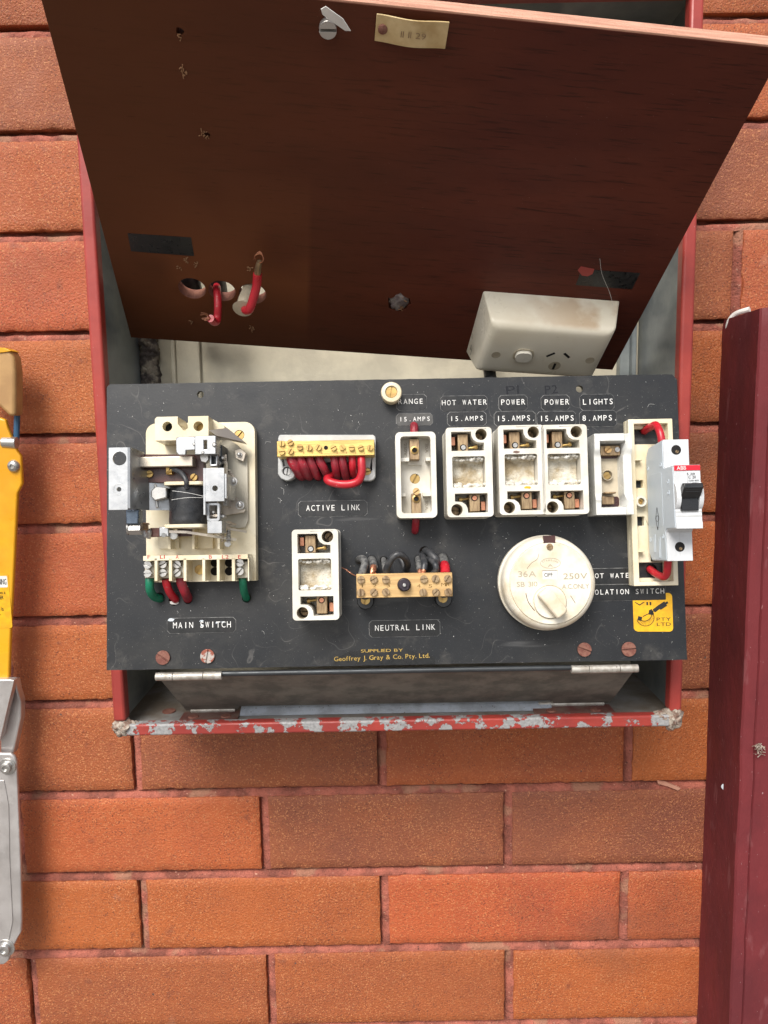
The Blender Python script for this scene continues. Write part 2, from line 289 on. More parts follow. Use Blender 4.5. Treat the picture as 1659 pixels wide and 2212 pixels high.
def area(p): return sum(p[i][0]*p[(i+1) % len(p)][1]-p[(i+1) % len(p)][0]*p[i][1] for i in range(len(p)))
class MB:
    def __init__(s): s.v = []; s.f = []
    def add(s, v, f):
        b = len(s.v); s.v += [tuple(q) for q in v]; s.f += [tuple(i+b for i in q) for q in f]; return s
    def plate(s, out, w0, w1, holes=(), T=None):
        loops = [list(out) if area(out) > 0 else list(out)[::-1]]
        for h in holes: loops.append(list(h) if area(h) < 0 else list(h)[::-1])
        tr = tessellate_polygon([[Vector((x, y, 0)) for x, y in l] for l in loops])
        flat = [p for l in loops for p in l]; N = len(flat)
        v = [(x, y, w1) for x, y in flat]+[(x, y, w0) for x, y in flat]; f = []
        for a, b, c in tr:
            A, Bv, C_ = flat[a], flat[b], flat[c]
            cr = (Bv[0]-A[0])*(C_[1]-A[1])-(Bv[1]-A[1])*(C_[0]-A[0])
            if abs(cr) < 1e-9: continue
            if cr < 0: b, c = c, b
            f.append((a, b, c)); f.append((a+N, c+N, b+N))
        o = 0
        for l in loops:
            n = len(l)
            for i in range(n): j = (i+1) % n; f.append((o+i, o+i+N, o+j+N, o+j))
            o += n
        if T: v = [tuple(T @ Vector(q)) for q in v]
        return s.add(v, f)
    def box(s, u0, v0, u1, v1, w0, w1, rot=0, T=None):
        cx, cy = (u0+u1)/2, (v0+v1)/2; c, q = math.cos(rot), math.sin(rot)
        pt = [(u0,v0),(u1,v0),(u1,v1),(u0,v1)]; pt = [(cx+(x-cx)*c-(y-cy)*q, cy+(x-cx)*q+(y-cy)*c) for x, y in pt]
        v = [(x, y, w0) for x, y in pt]+[(x, y, w1) for x, y in pt]
        if T: v = [tuple(T @ Vector(a)) for a in v]
        return s.add(v, [(3,2,1,0),(4,5,6,7),(0,1,5,4),(1,2,6,5),(2,3,7,6),(3,0,4,7)])
    def cyl(s, a, b, r, r2=None, n=20, cap=True):
        a, b = Vector(a), Vector(b); d = (b-a).normalized(); x = d.orthogonal().normalized(); y = d.cross(x); r2 = r if r2 is None else r2
        v = [a+x*r*math.cos(t)+y*r*math.sin(t) for t in (2*math.pi*i/n for i in range(n))]+[b+x*r2*math.cos(t)+y*r2*math.sin(t) for t in (2*math.pi*i/n for i in range(n))]
        f = [(i, (i+1) % n, n+(i+1) % n, n+i) for i in range(n)]
        if cap: f += [tuple(range(n))[::-1], tuple(range(n, 2*n))]
        return s.add(v, f)
    def lathe(s, c, prof, n=40):               # profile of (radius, w) about the frame's w axis
        v = []; f = []
        for r, w in prof:
            for i in range(n): t = 2*math.pi*i/n; v.append((c[0]+r*math.cos(t), c[1]+r*math.sin(t), w))
        for k in range(len(prof)-1):
            for i in range(n): j = (i+1) % n; f.append((k*n+i, k*n+j, (k+1)*n+j, (k+1)*n+i))
        if prof[-1][0] > 0: f.append(tuple(range((len(prof)-1)*n, len(prof)*n)))
        if prof[0][0] > 0: f.append(tuple(range(n))[::-1])
        return s.add(v, f)
    def tube(s, pts, r, n=10, sub=6, r2=None, cap=True):
        P_ = [Vector(p) for p in pts]; path = []
        if len(P_) == 2: path = P_
        else:
            Q = [P_[0]*2-P_[1]]+P_+[P_[-1]*2-P_[-2]]
            for i in range(1, len(Q)-2):
                for k in range(sub):
                    t = k/sub; a, b, c, d = Q[i-1:i+3]
                    path.append(.5*((2*b)+(c-a)*t+(2*a-5*b+4*c-d)*t*t+(3*b-a-3*c+d)*t**3))
            path.append(P_[-1])
        x = None; v = []; L = len(path)
        for i, p in enumerate(path):
            d = (path[min(i+1, L-1)]-path[max(i-1, 0)]).normalized()
            x = d.orthogonal().normalized() if x is None else (x-d*x.dot(d)).normalized()
            y = d.cross(x); rr = r if r2 is None else r+(r2-r)*i/(L-1)
            for k in range(n): t = 2*math.pi*k/n; v.append(p+x*rr*math.cos(t)+y*rr*math.sin(t))
        f = [(i*n+k, i*n+(k+1) % n, (i+1)*n+(k+1) % n, (i+1)*n+k) for i in range(L-1) for k in range(n)]
        if cap: f += [tuple(range(n))[::-1], tuple(range((L-1)*n, L*n))]
        return s.add(v, f)
    def screw(s, c, r, w0, w1, ang=0, gap=.14):
        ang = math.radians(ang); h = min(max((w1-w0)*.7, .5), (w1-w0)*.9); gap = gap*1.35
        s.cyl((c[0], c[1], w0), (c[0], c[1], w1-h), r*.97, n=20)
        for sg in (0, 1):
            a0 = math.asin(gap); pts = []
            for i in range(11):
                t = a0+(math.pi-2*a0)*i/10+sg*math.pi+ang; pts.append((c[0]+r*math.cos(t), c[1]+r*math.sin(t)))
            s.plate(pts, w1-h-.01, w1)
        return s
    def sheet(s, line, v0, v1, th=1.2):        # bent sheet: (u,w) polyline extruded along v
        n = len(line); nr = []
        for i in range(n):
            a = Vector(line[max(i-1, 0)]); b = Vector(line[min(i+1, n-1)]); d = (b-a).normalized(); nr.append((-d[1], d[0]))
        o = [(line[i][0]+nr[i][0]*th, line[i][1]+nr[i][1]*th) for i in range(n)]
        v = []; f = []
        for vv in (v0, v1):
            v += [(p[0], vv, p[1]) for p in line]+[(p[0], vv, p[1]) for p in o]
        for i in range(n-1):
            f += [(i, i+1, 2*n+i+1, 2*n+i), (n+i, 3*n+i, 3*n+i+1, n+i+1), (i, n+i, n+i+1, i+1), (2*n+i, 2*n+i+1, 3*n+i+1, 3*n+i)]
        f += [(0, 2*n, 3*n, n), (n-1, 2*n-1, 4*n-1, 3*n-1)]
        return s.add(v, f)
    def text(s, st, u0, v0, u1, h, w, mono=False, ang=0, th=.15, jit=0, T=None, hs=None):
        # lettering from u0 to u1 with cap height h, baseline v0, at height w
        c, q = math.cos(ang), math.sin(ang); X = []
        if mono:
            p = (u1-u0)/max(len(st)-.28, 1)
            for i, ch in enumerate(st): X.append((u0+p*(i+.36), ch, True))
            sx = h/CAP*.98
            wmax = p*.72
        else:
            x = 0
            for ch in st:
                b = gbox(ch); adv = .34 if ch == ' ' else b[2]-b[0]+.085
                X.append((x, ch, False)); x += adv
            sx = (u1-u0)/(x-.085)
        sy = h/CAP
        for x, ch, m in X:
            gv, gf = glyph(ch)
            if ch == ' ' or not gv: continue
            b = gbox(ch)
            if m:
                k = min(sx, wmax/(b[2]-b[0])) if ch in 'MW' else sx*(min(1, wmax/(sx*(b[2]-b[0]))))
                pts = [(x+(a-(b[0]+b[2])/2)*k, y_*sy+random.uniform(-jit, jit)*0) for a, y_ in gv]
                dy = random.uniform(-jit, jit); pts = [(a, y_+dy) for a, y_ in pts]
            else: pts = [(u0+(x+a-b[0])*sx, y_*sy) for a, y_ in gv]
            vv = [(u0+(a-u0)*c-y_*q, v0+(a-u0)*q+y_*c, w) for a, y_ in pts]
            if T: vv = [tuple(T @ Vector(a)) for a in vv]
            n = len(vv); low = [(a[0], a[1], a[2]-th) for a in vv] if not T else None
            fs = []
            for g in gf: fs.append(tuple(g))
            s.add(vv, fs)
            if low:
                ed = {}
                for g in gf:
                    for i in range(len(g)):
                        a, b2 = g[i], g[(i+1) % len(g)]
                        ed[(a, b2)] = 1
                be = [e for e in ed if (e[1], e[0]) not in ed]
                s.add(vv+low, [(a, a+n, b2+n, b2) for a, b2 in be])
        return s
    def build(s, name, m, parent=None, fr=None, org=None, bevel=0, smooth=35, seg=2):
        if parent is not None: fr, org = INFO[parent.name]
        me = bpy.data.meshes.new(name)
        me.from_pydata([((a-org[0])*.001, (b-org[1])*.001, (c-org[2])*.001) for a, b, c in s.v], [], s.f)
        me.validate(); me.materials.append(M[m])
        me.polygons.foreach_set('use_smooth', [True]*len(me.polygons)); me.set_sharp_from_angle(angle=math.radians(smooth))
        ob = bpy.data.objects.new(name, me); sc.collection.objects.link(ob)
        if parent is not None: ob.parent = parent
        else: ob.matrix_world = fr.mat(org)
        INFO[ob.name] = (fr, org)
        if bevel:
            b = ob.modifiers.new('edge', 'BEVEL'); b.width = bevel*.001; b.segments = seg; b.limit_method = 'ANGLE'; b.angle_limit = math.radians(40); b.use_clamp_overlap = True
        return ob
def lump(m, c, r, amp, seed, n=14, sx=1, sy=1, sz=1):
    v = []; f = []
    for j in range(n+1):
        for i in range(n*2):
            t = math.pi*j/n; p_ = math.pi*i/n; d = Vector((math.sin(t)*math.cos(p_), math.sin(t)*math.sin(p_), math.cos(t)))
            q = r*(1+amp*noise.noise(d*2.2+Vector((seed, 0, 0)))+amp*.5*noise.noise(d*6+Vector((0, seed, 0))))
            v.append((c[0]+d.x*q*sx, c[1]+d.y*q*sy, c[2]+d.z*q*sz))
    for j in range(n):
        for i in range(n*2): a = j*n*2+i; b = j*n*2+(i+1) % (n*2); f.append((a, a+n*2, b+n*2, b))
    m.add(v, f)
INFO = {}
def tag(o, label, cat=None, group=None, kind=None):
    o['label'] = label
    if cat: o['category'] = cat
    if group: o['group'] = group
    if kind: o['kind'] = kind
    return o
def thing(name, label, cat, fr, org, group=None):
    o = bpy.data.objects.new(name, None); sc.collection.objects.link(o); o.empty_display_size = .01
    o.matrix_world = fr.mat(org); INFO[o.name] = (fr, org); return tag(o, label, cat, group)
def copy_tree(o, loc, parent=None):
    c = o.copy(); sc.collection.objects.link(c); c.parent = parent
    if parent is None: c.matrix_world = loc
    INFO[c.name] = INFO.get(o.name)
    for ch in list(o.children): copy_tree(ch, None, c)
    return c

# ================================================================== brick wall
bed_y = [51, 278, 497, 713, 935, 1130, 1330, 1512, 1709, 1885, 2052]
Zb = []
for y in bed_y: Zb.append(V.hit(150, y, 0)[1])
while Zb[0] < 900: Zb.insert(0, Zb[0]+87)
i0 = Zb.index(V.hit(150, 1709, 0)[1])
while Zb[-1] > -1000: Zb.append(Zb[-1]-86)
br = MB(); mo = MB()
def brick(x0, x1, z0, z1, fine):
    st = 4.5 if fine else 20
    nx = max(2, int((x1-x0)/st)); nz = max(2, int((z1-z0)/st)); k = random.random()*100
    dx, dz = random.uniform(-.6,.6), random.uniform(-.6,.6); tilt = random.uniform(-1.0, 1.0)
    def E(t, n, L):                             # positions crowded to the edges
        return 0 if t == 0 else L if t == n else (1.6 if t == 1 else L-1.6 if t == n-1 else L*t/n)
    v = []; f = []; L, H = x1-x0, z1-z0
    for j in range(nz+1):
        for i in range(nx+1):
            x = E(i, nx, L); z = E(j, nz, H); edge = min(x, L-x, z, H-z)
            ex = .9 if edge <= 0 else (.1 if edge < 2 else 0)
            n1 = noise.noise(Vector((x/26+k, z/26, k))); n2 = noise.noise(Vector((x/6+k, z/6, k*2)))
            jx = jz = 0
            if edge <= 0:
                n3 = noise.noise(Vector((x/7+k, z/7, 9))); jz = (n3*1.3) if j in (0, nz) else 0; jx = (n3*1.1) if i in (0, nx) else 0; ex += max(0, n2)*1.2+max(0, n3-.35)*7
            v.append((x0+x+jx, z0+z+jz, -ex+n1*.3+n2*.22+tilt*(z/H-.5)))
    W_ = nx+1
    for j in range(nz):
        for i in range(nx): a = j*W_+i; f.append((a, a+1, a+W_+1, a+W_))
    ring = [i for i in range(W_)]+[j*W_+nx for j in range(1, nz+1)]+[nz*W_+i for i in range(nx-1, -1, -1)]+[j*W_ for j in range(nz-1, 0, -1)]
    b0 = len(v); v += [(v[i][0], v[i][1], -14) for i in ring]; n = len(ring)
    for i in range(n): j = (i+1) % n; f.append((ring[i], b0+i, b0+j, ring[j]))
    br.add(v, f)
for ci in range(len(Zb)-1):
    ztop, zbot = Zb[ci], Zb[ci+1]               # the bed line under the course above; this course hangs to zbot
    j = ci-i0                                    # course just below the 1709 line has j = 0
    x_off = (-123 if j % 2 == 0 else -7)+random.uniform(-2, 2)
    visible = -700 < zbot and ztop < 420
    xs = [x_off+240*k+random.uniform(-1.5, 1.5) for k in range(-5, 6)]
    if ci == i0-6: xs = [x for x in xs if abs(x-320) > 90]+[322]; xs.sort()
    for a, b in zip(xs[:-1], xs[1:]):
        brick(a+4.6, b-4.6, zbot, ztop-9.6+random.uniform(-.7, .7), visible and a < 420 and b > -420)
        # perpend: struck joint, deep on the left side
        fine = visible; nz = 22 if fine else 6; v = []; f = []
        for q in range(nz+1):
            z = zbot-1+(ztop-zbot-7)*q/nz
            n = noise.noise(Vector((a, z/9, 3)))*1.2; n2 = noise.noise(Vector((a, z/22, 8)))
            v += [(a-5.6, z, -9), (a-3.6+n*.4, z, -8.2+n*1.2+max(0, n2)*4), (a-.8+n2, z, -3.2+n*.8), (a+2.6, z, -1.9+n*.6), (a+6, z, -2.4)]
        for q in range(nz):
            for w_ in range(4): c = q*5+w_; f.append((c, c+1, c+6, c+5))
        mo.add(v, f)
    # weather-struck bed joint just under ztop: deep at the top, flush at the bottom
    nx = 460 if visible else 60; v = []; f = []
    for q in range(nx+1):
        x = -1300+2600*q/nx; n = noise.noise(Vector((x/12, ztop, 1))); n2 = noise.noise(Vector((x/60, ztop, 5)))
        dp = 9+n2*4.5
        v += [(x, ztop+1.2, -dp-1.5), (x, ztop-2.4+n*.6, -dp+n*1.0), (x, ztop-4.6+n*.9, -3.0+n*1.1), (x, ztop-7.6+n*.5, -1.6+n*.6), (x, ztop-10.5, -2.0+n*.3)]
    for q in range(nx):
        for w_ in range(4): c = q*5+w_; f.append((c, c+5, c+6, c+1))
    mo.add(v, f)
wall = br.build('brick_wall', 'brick', fr=V, org=(0, 0, 0), smooth=50)
tag(wall, 'orange red brick wall with pink struck mortar joints behind the meter box', 'brick wall')
mo.box(-1300, -1000, 1300, 900, -40, -13)
mo.build('mortar', 'mortar', wall, smooth=60)

# ================================================================== maroon post on the right
xw = V.hit(1549, 1073, 0)[0]; xf = V.hit(1626, 1073, 75)[0]; xf2 = V.hit(1602, 2200, 75)[0]
po = thing('wooden_post', 'maroon painted timber post standing against the bricks at the right edge', 'post', V, (xw, -900, 0))
zt = V.hit(1560, 690, 0)[1]
def post_mesh():
    m = MB(); nz = 90; cols = [(xw-1, 0), (xw-1.5, 4), (xw+(xf-xw)*.5, 38), (xf-1, 73.8), (xf+.4, 75.4), (xf+4, 76.3), (xf+9, 77), (xf+10, 75.2), (xf+11, 77), (xf+60, 78), (xf+95, 80), (xf+96, 0)]
    v = []; f = []; n = len(cols)
    for j in range(nz+1):
        z = -900+(zt+900)*j/nz
        for i, (x, y) in enumerate(cols):
            q = noise.noise(Vector((x/30, z/60, y/30)))*.9+noise.noise(Vector((x/12, z/9, y/12)))*.35; t = max(0, (z-(zt-12))/12)
            xx = x+q*.7+(t*t*1.5 if i < 6 else 0); yy = y+q-t*t*(2.5 if y > 20 else 0)
            v.append((xx, z+(.14*(x-xw) if j == nz else 0)+(q*2 if j == nz else 0), yy))
    for j in range(nz):
        for i in range(n-1): a = j*n+i; f.append((a, a+1, a+n+1, a+n))
    f.append(tuple(nz*n+i for i in range(n)))
    m.add(v, f); return m
post_mesh().build('post_body', 'post', po, smooth=28)
m = MB(); a = V.hit(1560, 686, 40); m.tube([(xw+1, zt-14, 6), (xw+.5, zt-4, 9), (xw+5, zt+3, 12), (xw+14, zt+6, 20)], 1.6, r2=2.6); m.build('sealant_bead', 'paper', po)
m = MB(); p = V.hit(*pix('Z', 1310, 1132), 30); m.cyl((p[0]-1, p[1], 36), (p[0]-4, p[1], 40), 3.0); m.build('nail_head', 'mcbside', po)

# ================================================================== meter box
X0, X1, Z0, Z1, BF = -219, 235, -251, 305, 124
bxo = thing('meter_box', 'open red painted steel meter box fixed to the brick wall', 'meter box', V, ((X0+X1)/2, Z0, 0))
def side(x, w0, w1, name):
    m = MB(); m.box(min(x, x+1.6), Z0+1, max(x, x+1.6), Z1-1, w0, w1); return m.build(name, 'galv', bxo)
side(X0, 1, BF-11, 'side_panel'); side(X1-1.6, 1, BF-11, 'side_panel')
m = MB(); m.box(X0+1.6, Z1-2.6, X1-1.6, Z1-1, 1, BF-11); m.build('top_panel', 'galv', bxo)
m = MB(); m.box(X0+1.6, Z0+4, X1-1.6, Z0+5.6, 1, BF-2); m.build('floor_panel', 'galvd', bxo)
m = MB(); m.box(X0+2, Z0+6, X1-2, Z1-3, 2.2, 3.6)
m.build('back_panel', 'cream_back', bxo)
# flange rim (rolled edge)
m = MB(); g = 9.5
m.box(X0-.3, Z0+12, X0+g, Z1, BF-12, BF); m.box(X1-g, Z0+12, X1+.3, Z1, BF-12, BF); m.box(X0+g, Z1-g, X1-g, Z1, BF-12, BF)
m.build('rim', 'red', bxo, bevel=2.2, seg=3)
m = MB(); n = 60; v = []; f = []
pr = [(-10.2, 2), (-10.2, 0), (-9, -.4), (-4, 0), (-1, -1), (0, -3.5), (0, -12)]
m = MB(); m.box(X0+9, Z0, X1-9, Z0+9.4, BF-9, BF+.4); m.build('sill', 'peel', bxo, bevel=1.6, seg=3)
m = MB(); lump(m, (X0+6, Z0+5.5, BF-5), 7, .45, 3, sx=1.3, sy=1.0); lump(m, (X0+15, Z0+5, BF-5), 5, .5, 8); m.build('corner_filler', 'crust', bxo, smooth=80)
m = MB(); lump(m, (X1-5, Z0+6, BF-5), 7, .45, 12, sx=1.1, sy=1.5); lump(m, (X1-14, Z0+7, BF-5), 5, .5, 5, sx=1.6, sy=.8); m.build('corner_filler', 'crust', bxo, smooth=80)
# inner strip (old door stop) and rough render behind the lower left
r_ = rect(V, 'H', 525, 1075, 765, 1452, 6); m = MB(); m.box(r_[0], -60, r_[2], 200, 4, 9); m.box(r_[0], -60, r_[0]+4, 200, 9, 13)
m.build('back_flange', 'cream_back', bxo, bevel=.8)
m = MB()
for i in range(34): lump(m, (X0+9+random.uniform(-1, 1), -60+i*6.5, 6), 9, .3, i, n=9, sx=1.0)
m.build('render_seam', 'stone', bxo, smooth=80)
p = at(V, 'O', 1370, 560, 8); m = MB(); m.box(p[0]-6, p[1]-60, p[0]+3, p[1]+120, 4, 14); m.box(p[0]+3, p[1]-60, p[0]+7, p[1]+120, 4, 20); m.build('back_flange', 'galv', bxo, bevel=.6)
# lower hinges screwed to the floor
zf = Z0+5.7
for zx in ((430, 755), (1180, None)):
    m = MB()
    if zx[1]: ua = at(V, 'L', 430, 640, 104)[0]; ub = at(V, 'L', 755, 640, 104)[0]
    else: ua = at(V, 'Z', -210, 570, 104)[0]; ub = at(V, 'Z', 425, 570, 104)[0]
    m.box(ua, zf, ub, zf+1.4, 92, 112)
    h = m.build('floor_hinge', 'rusthinge', bxo, bevel=.4)
    q = MB()
    q.cyl((ua+6, zf+2.6, 93), (ub-5, zf+2.6, 93), 2.4, n=14); q.build('hinge_pin', 'hinge', h)
    for t in (.22, .78):
        q = MB(); u = ua+(ub-ua)*t; q.cyl((u, zf+1.4, 104), (u, zf+2.2, 104), 4.6, 3.6, n=18); q.build('screw', 'rust', h)
m = MB(); u = at(V, 'L', 385, 598, 70); m.lathe((0, 0), [(0, 0)], 3) if False else None
mm_ = MB(); mm_.cyl((X0+34, zf, 88), (X0+34, zf+.8, 88), 5.5); mm_.build('floor_screw', 'rust', bxo)
m = MB()
for i in range(26):
    u = random.uniform(X0+14, X1-14); w_ = random.uniform(108, 121); a = random.random()*6
    m.tube([(u, zf+.5, w_), (u+3*math.cos(a), zf+.9, w_+1.6*math.sin(a)), (u+5*math.cos(a+.5), zf+.5, w_+2*math.sin(a))], .22, n=5, sub=3)
o = m.build('dry_debris', 'frass', bxo); o['kind'] = 'stuff'

# ================================================================== hinged flap under the board
FL = Frame((0, 0, 0), (1, 0, 0), (0, 0, 1))
topL = B.hit(333, 1448, -2); 
pt = B.o + B.u*215; 
flt = Vector((0, B.o.y+2.5, B.o.z-5.5)); flb = Vector((0, -93, zf+2.5))
fa = V.hit(338, 1450, -flt.y)[0]; fb = V.hit(1376, 1437, -flt.y)[0]; fc = V.hit(402, 1536, 93)[0]; fd = V.hit(1318, 1524, 93)[0]
FP = Frame((0, flb.y, flb.z), (1, 0, 0), flt-flb); Lf = (flt-flb).length
fl = thing('hinged_flap', 'grimy dark steel flap hinged between the box floor and the black board', 'hinged flap', FP, ((fa+fb)/2, 0, 0))
ua = V.hit(*pix('L', 760, 620), 100)[0]; ub = V.hit(1193, 1530, 100)[0]
m = MB(); m.plate([(fc, 0), (ua-3, 0), (ua, 9), (ub, 9), (ub+3, 0), (fd, 0), (fd, 4), (fb, Lf-2), (fb, Lf), (fa, Lf), (fa, Lf-2), (fc, 4)], -1.2, 0); m.build('flap_plate', 'flap', fl, bevel=.3)
m = MB(); m.cyl((fa+44, Lf, -.5), (fb-46, Lf, -.5), 2.2, n=14); m.build('rolled_edge', 'darkmetal', fl)
m = MB(); m.add([(ua, zf+.4, 101), (ub, zf+.4, 101), (ub, zf+7.5, 87), (ua, zf+7.5, 87), (ua, zf-.4, 100), (ub, zf-.4, 100), (ub, zf+6.5, 86), (ua, zf+6.5, 86)], [(0,1,2,3),(7,6,5,4),(0,4,5,1),(1,5,6,2),(2,6,7,3),(3,7,4,0)])
m.build('bright_strip', 'bluemetal', bxo)
for (a, b) in ((fa, fa+49), (fb-49.5, fb)):
    h = MB(); L_ = b-a
    for q0, q1 in ((0, .26), (.265, .72), (.725, 1)): h.cyl((a+L_*q0, Lf+1.6, 1.5), (a+L_*q1, Lf+1.6, 1.5), 3.0, n=18)
    h.build('hinge', 'hinge', fl, bevel=.3)

# ================================================================== black board
BW = 430; BH = Vector((0, 37.4, 210.6)).length
bd = thing('switch_board', 'black backing board carrying the fuses and switches in front of the box', 'switch board', B, (BW/2, 0, -4.5))
h1 = at(B, 'd', 433, 852, 0); h2 = at(B, 'd', 1252, 840, 0)
holes = [circ(*h1, 2.7, 18), circ(*h2, 2.7, 18)]
WH = []                                                    # holes the wires pass through: (zoom, x, y, r)
for z, x, y, r in (('A',600,1860,3.6),('A',735,1890,4.0),('A',865,1880,3.4),('A',1420,1865,3.6),
                   ('C',418,575,3.2),('C',500,575,3.2),('C',600,585,3.2),('C',712,575,3.4),('C',812,575,3.0),('C',910,590,3.0),('C',992,560,3.0),
                   ('N',205,335,3.0),('N',385,325,3.2),('N',548,335,3.0),('N',1025,320,3.0),('N',1115,215,4.0),('N',1365,310,4.2),
                   ('M',400,255,3.0),('M',500,1860,4.2)):
    p = at(B, z, x, y, 0); holes.append(circ(*p, r, 16)); WH.append(p)
ol = [(0, 0), (BW, 0), (BW+.4, BH-4), (BW-3, BH-.2), (BW-9, BH), (2, BH), (0, BH-2)]
edge = []
for i in range(len(ol)):
    a, b = Vector(ol[i]), Vector(ol[(i+1) % len(ol)]); n = max(1, int((b-a).length/5))
    for k in range(n): p = a+(b-a)*k/n; edge.append((p.x+random.uniform(-.12, .12), p.y+random.uniform(-.12, .12)))
m = MB(); m.plate(edge, -4.5, 0, holes); m.build('board_panel', 'board', bd, bevel=.25)
m = MB(); m.plate(rrect(1.2, 1.2, BW-1.2, BH-1.2, 2), -5.6, -4.5, [circ(*h1, 3.4, 18), circ(*h2, 3.4, 18)]); m.build('board_back', 'boardedge', bd)
for (z, x, y, r, an, mt) in (('L',330,323,40,-35,'rust'),('L',580,315,40,80,'rustgrey'),('S',833,970,56,-20,'rust'),('S',1187,967,58,5,'rust')):
    p = at(B, z, x, y, 1); m = MB(); m.screw(p, mm(B, z, r, 1), 0, 1.7, an, .07); o = m.build('screw', mt, bd, bevel=.3)
    if mt == 'rustgrey': o['label'] = 'half rusted grey screw'
m = MB()
for st, x0, x1, y in (('P1', 1094, 1122, 852), ('P2', 1178, 1205, 851)):
    a = at(B, 'd', x0, y, 0); b = at(B, 'd', x1, y, 0); m.text(st, a[0], a[1], b[0], 6.2, .12, ang=.06)
m.build('handwriting', 'pencil', bd)
m = MB()                                                   # pale scuffs and scratches, thin flakes of dust on the surface
for i in range(150):
    u = random.uniform(5, BW-5); v = random.uniform(4, BH-4)
    if random.random() < .86: s = random.uniform(.1, .28); m.box(u-s, v-s*.7, u+s, v+s*.7, .0, .12, random.random()*3)
    else:
        a = random.random()*3.14; L_ = random.uniform(1, 4); m.tube([(u, v, .02), (u+L_*math.cos(a), v+L_*math.sin(a), .04), (u+L_*1.5*math.cos(a+.4), v+L_*1.5*math.sin(a+.4), .02)], .06, n=4, sub=3)
o = m.build('dust_flecks', 'white_ink', bd); o['kind'] = 'stuff'

# ================================================================== label tapes
def tape(z, r, st, tx, lab, m_='tape', h=None, cut=2.0, ang=0, name='label_tape', letters='white_ink', th=.35, w0=0):
    u0, v0, u1, v1 = rect(B, z, *r, 0)
    t = thing(name, lab, 'label', B, ((u0+u1)/2, (v0+v1)/2, w0), 'embossed label tapes on the black board')
    m = MB(); m.plate(chamf(u0, v0, u1, v1, cut), w0+.1, w0+th); m.build('tape', m_, t)
    m = MB(); m.plate(chamf(u0-.22, v0-.22, u1+.22, v1+.22, cut), w0, w0+.08); m.build('tape_border', 'edge_glint', t)  # thin border plate, its glint put into the colour
    q = MB(); a = at(B, z, tx[0], tx[2], 0); b = at(B, z, tx[1], tx[2], 0); hh = mm(B, z, tx[3], 0)
    q.text(st, a[0], a[1], b[0], hh, w0+th+.22, mono=True, th=.25, jit=.07)
    q.build('lettering', letters, t)
    return t
tape('R', (165,245,560,450), 'RANGE', (190,515,372,68), 'short black tape reading RANGE beside the cream button')
tape('R', (162,495,640,650), '15.AMPS', (200,608,600,58), 'greyish dusty tape reading 15.AMPS under the RANGE tape', 'tapegrey', letters='white_ink')
tape('R', (745,262,1357,460), 'HOT WATER', (762,1355,387,68), 'black tape reading HOT WATER above the second fuse holder in the row')
tape('R', (835,475,1345,655), '15.AMPS', (868,1310,595,62), 'black tape reading 15.AMPS directly under the HOT WATER tape')
tape('Q', (125,130,452,308), 'POWER', (150,428,243,64), 'left one of the two black tapes reading POWER')
tape('Q', (613,130,938,300), 'POWER', (650,935,243,64), 'right one of the two black tapes reading POWER, beside LIGHTS')
tape('Q', (1060,120,1450,300), 'LIGHTS', (1090,1440,240,64), 'black tape reading LIGHTS below the board hole')
tape('Q', (72,318,545,480), '15.AMPS.', (100,545,430,62), 'black tape reading 15.AMPS. with an end stop, under the left POWER tape')
tape('Q', (564,318,1010,480), '15.AMPS', (595,990,430,62), 'black tape reading 15.AMPS under the right POWER tape')
tape('Q', (1055,308,1480,490), '8.AMPS.', (1085,1490,426,62), 'black tape reading 8.AMPS. under the LIGHTS tape')
tape('C', (380,850,1140,1020), 'ACTIVE LINK', (468,1062,962,62), 'black tape reading ACTIVE LINK under the red wires')
tape('N', (350,1165,1325,1390), 'NEUTRAL LINK', (430,1260,1310,76), 'black tape reading NEUTRAL LINK under the pale brass bar')
t = tape('L', (355,100,738,183), 'MAIN SWITCH', (388,712,158,33), 'black tape reading MAIN SWITCH with pale blue paint smears')
m = MB()
for x, y, sx, sy in ((376,111,18,8),(548,117,12,4),(552,141,9,5),(632,128,6,4),(665,124,9,4)):
    p = at(B, 'L', x, y, 0); m.plate([(a+random.uniform(-.4,.4), b+random.uniform(-.4,.4)) for a, b in circ(*p, mm(B,'L',sx,0), 14, 0, mm(B,'L',sy,0))], .36, .44)
m.build('paint_smear', 'mcbside', t)
tape('S', (850,322,1265,446), 'HOT WATER', (876,1228,402,38), 'black tape reading HOT WATER partly hidden by the round switch', cut=.5)
tape('S', (815,450,1480,578), 'ISOLATION SWITCH', (836,1468,533,40), 'long black tape reading ISOLATION SWITCH right of the round switch', cut=.5)
# supplier transfer
t = thing('supplier_decal', 'gold lettered supplier transfer at the bottom edge of the black board', 'decal', B, (*at(B, 'N', 500, 1650, 0), 0))
pts = [at(B, 'd', *q, 0) for q in ((720,1436),(722,1424),(752,1408),(795,1402),(835,1399),(878,1403),(905,1410),(928,1412),(938,1420),(940,1434))]
m = MB(); m.plate(pts, 0, .12); m.build('backing', 'tape', t)
m = MB(); a = at(B, 'N', 235, 1610, 0); b = at(B, 'N', 815, 1606, 0); m.text('SUPPLIED BY', a[0], a[1], b[0], mm(B,'N',40,0), .3, ang=.005, th=.15)
a = at(B, 'L', 1290, 343, 0); b = at(B, 'N', 1185, 1722, 0); m.text('Geoffrey J. Gray & Co. Pty. Ltd.', a[0], a[1], b[0], mm(B,'N',60,0), .3, ang=.02, th=.15)
m.build('lettering', 'gold_ink', t)
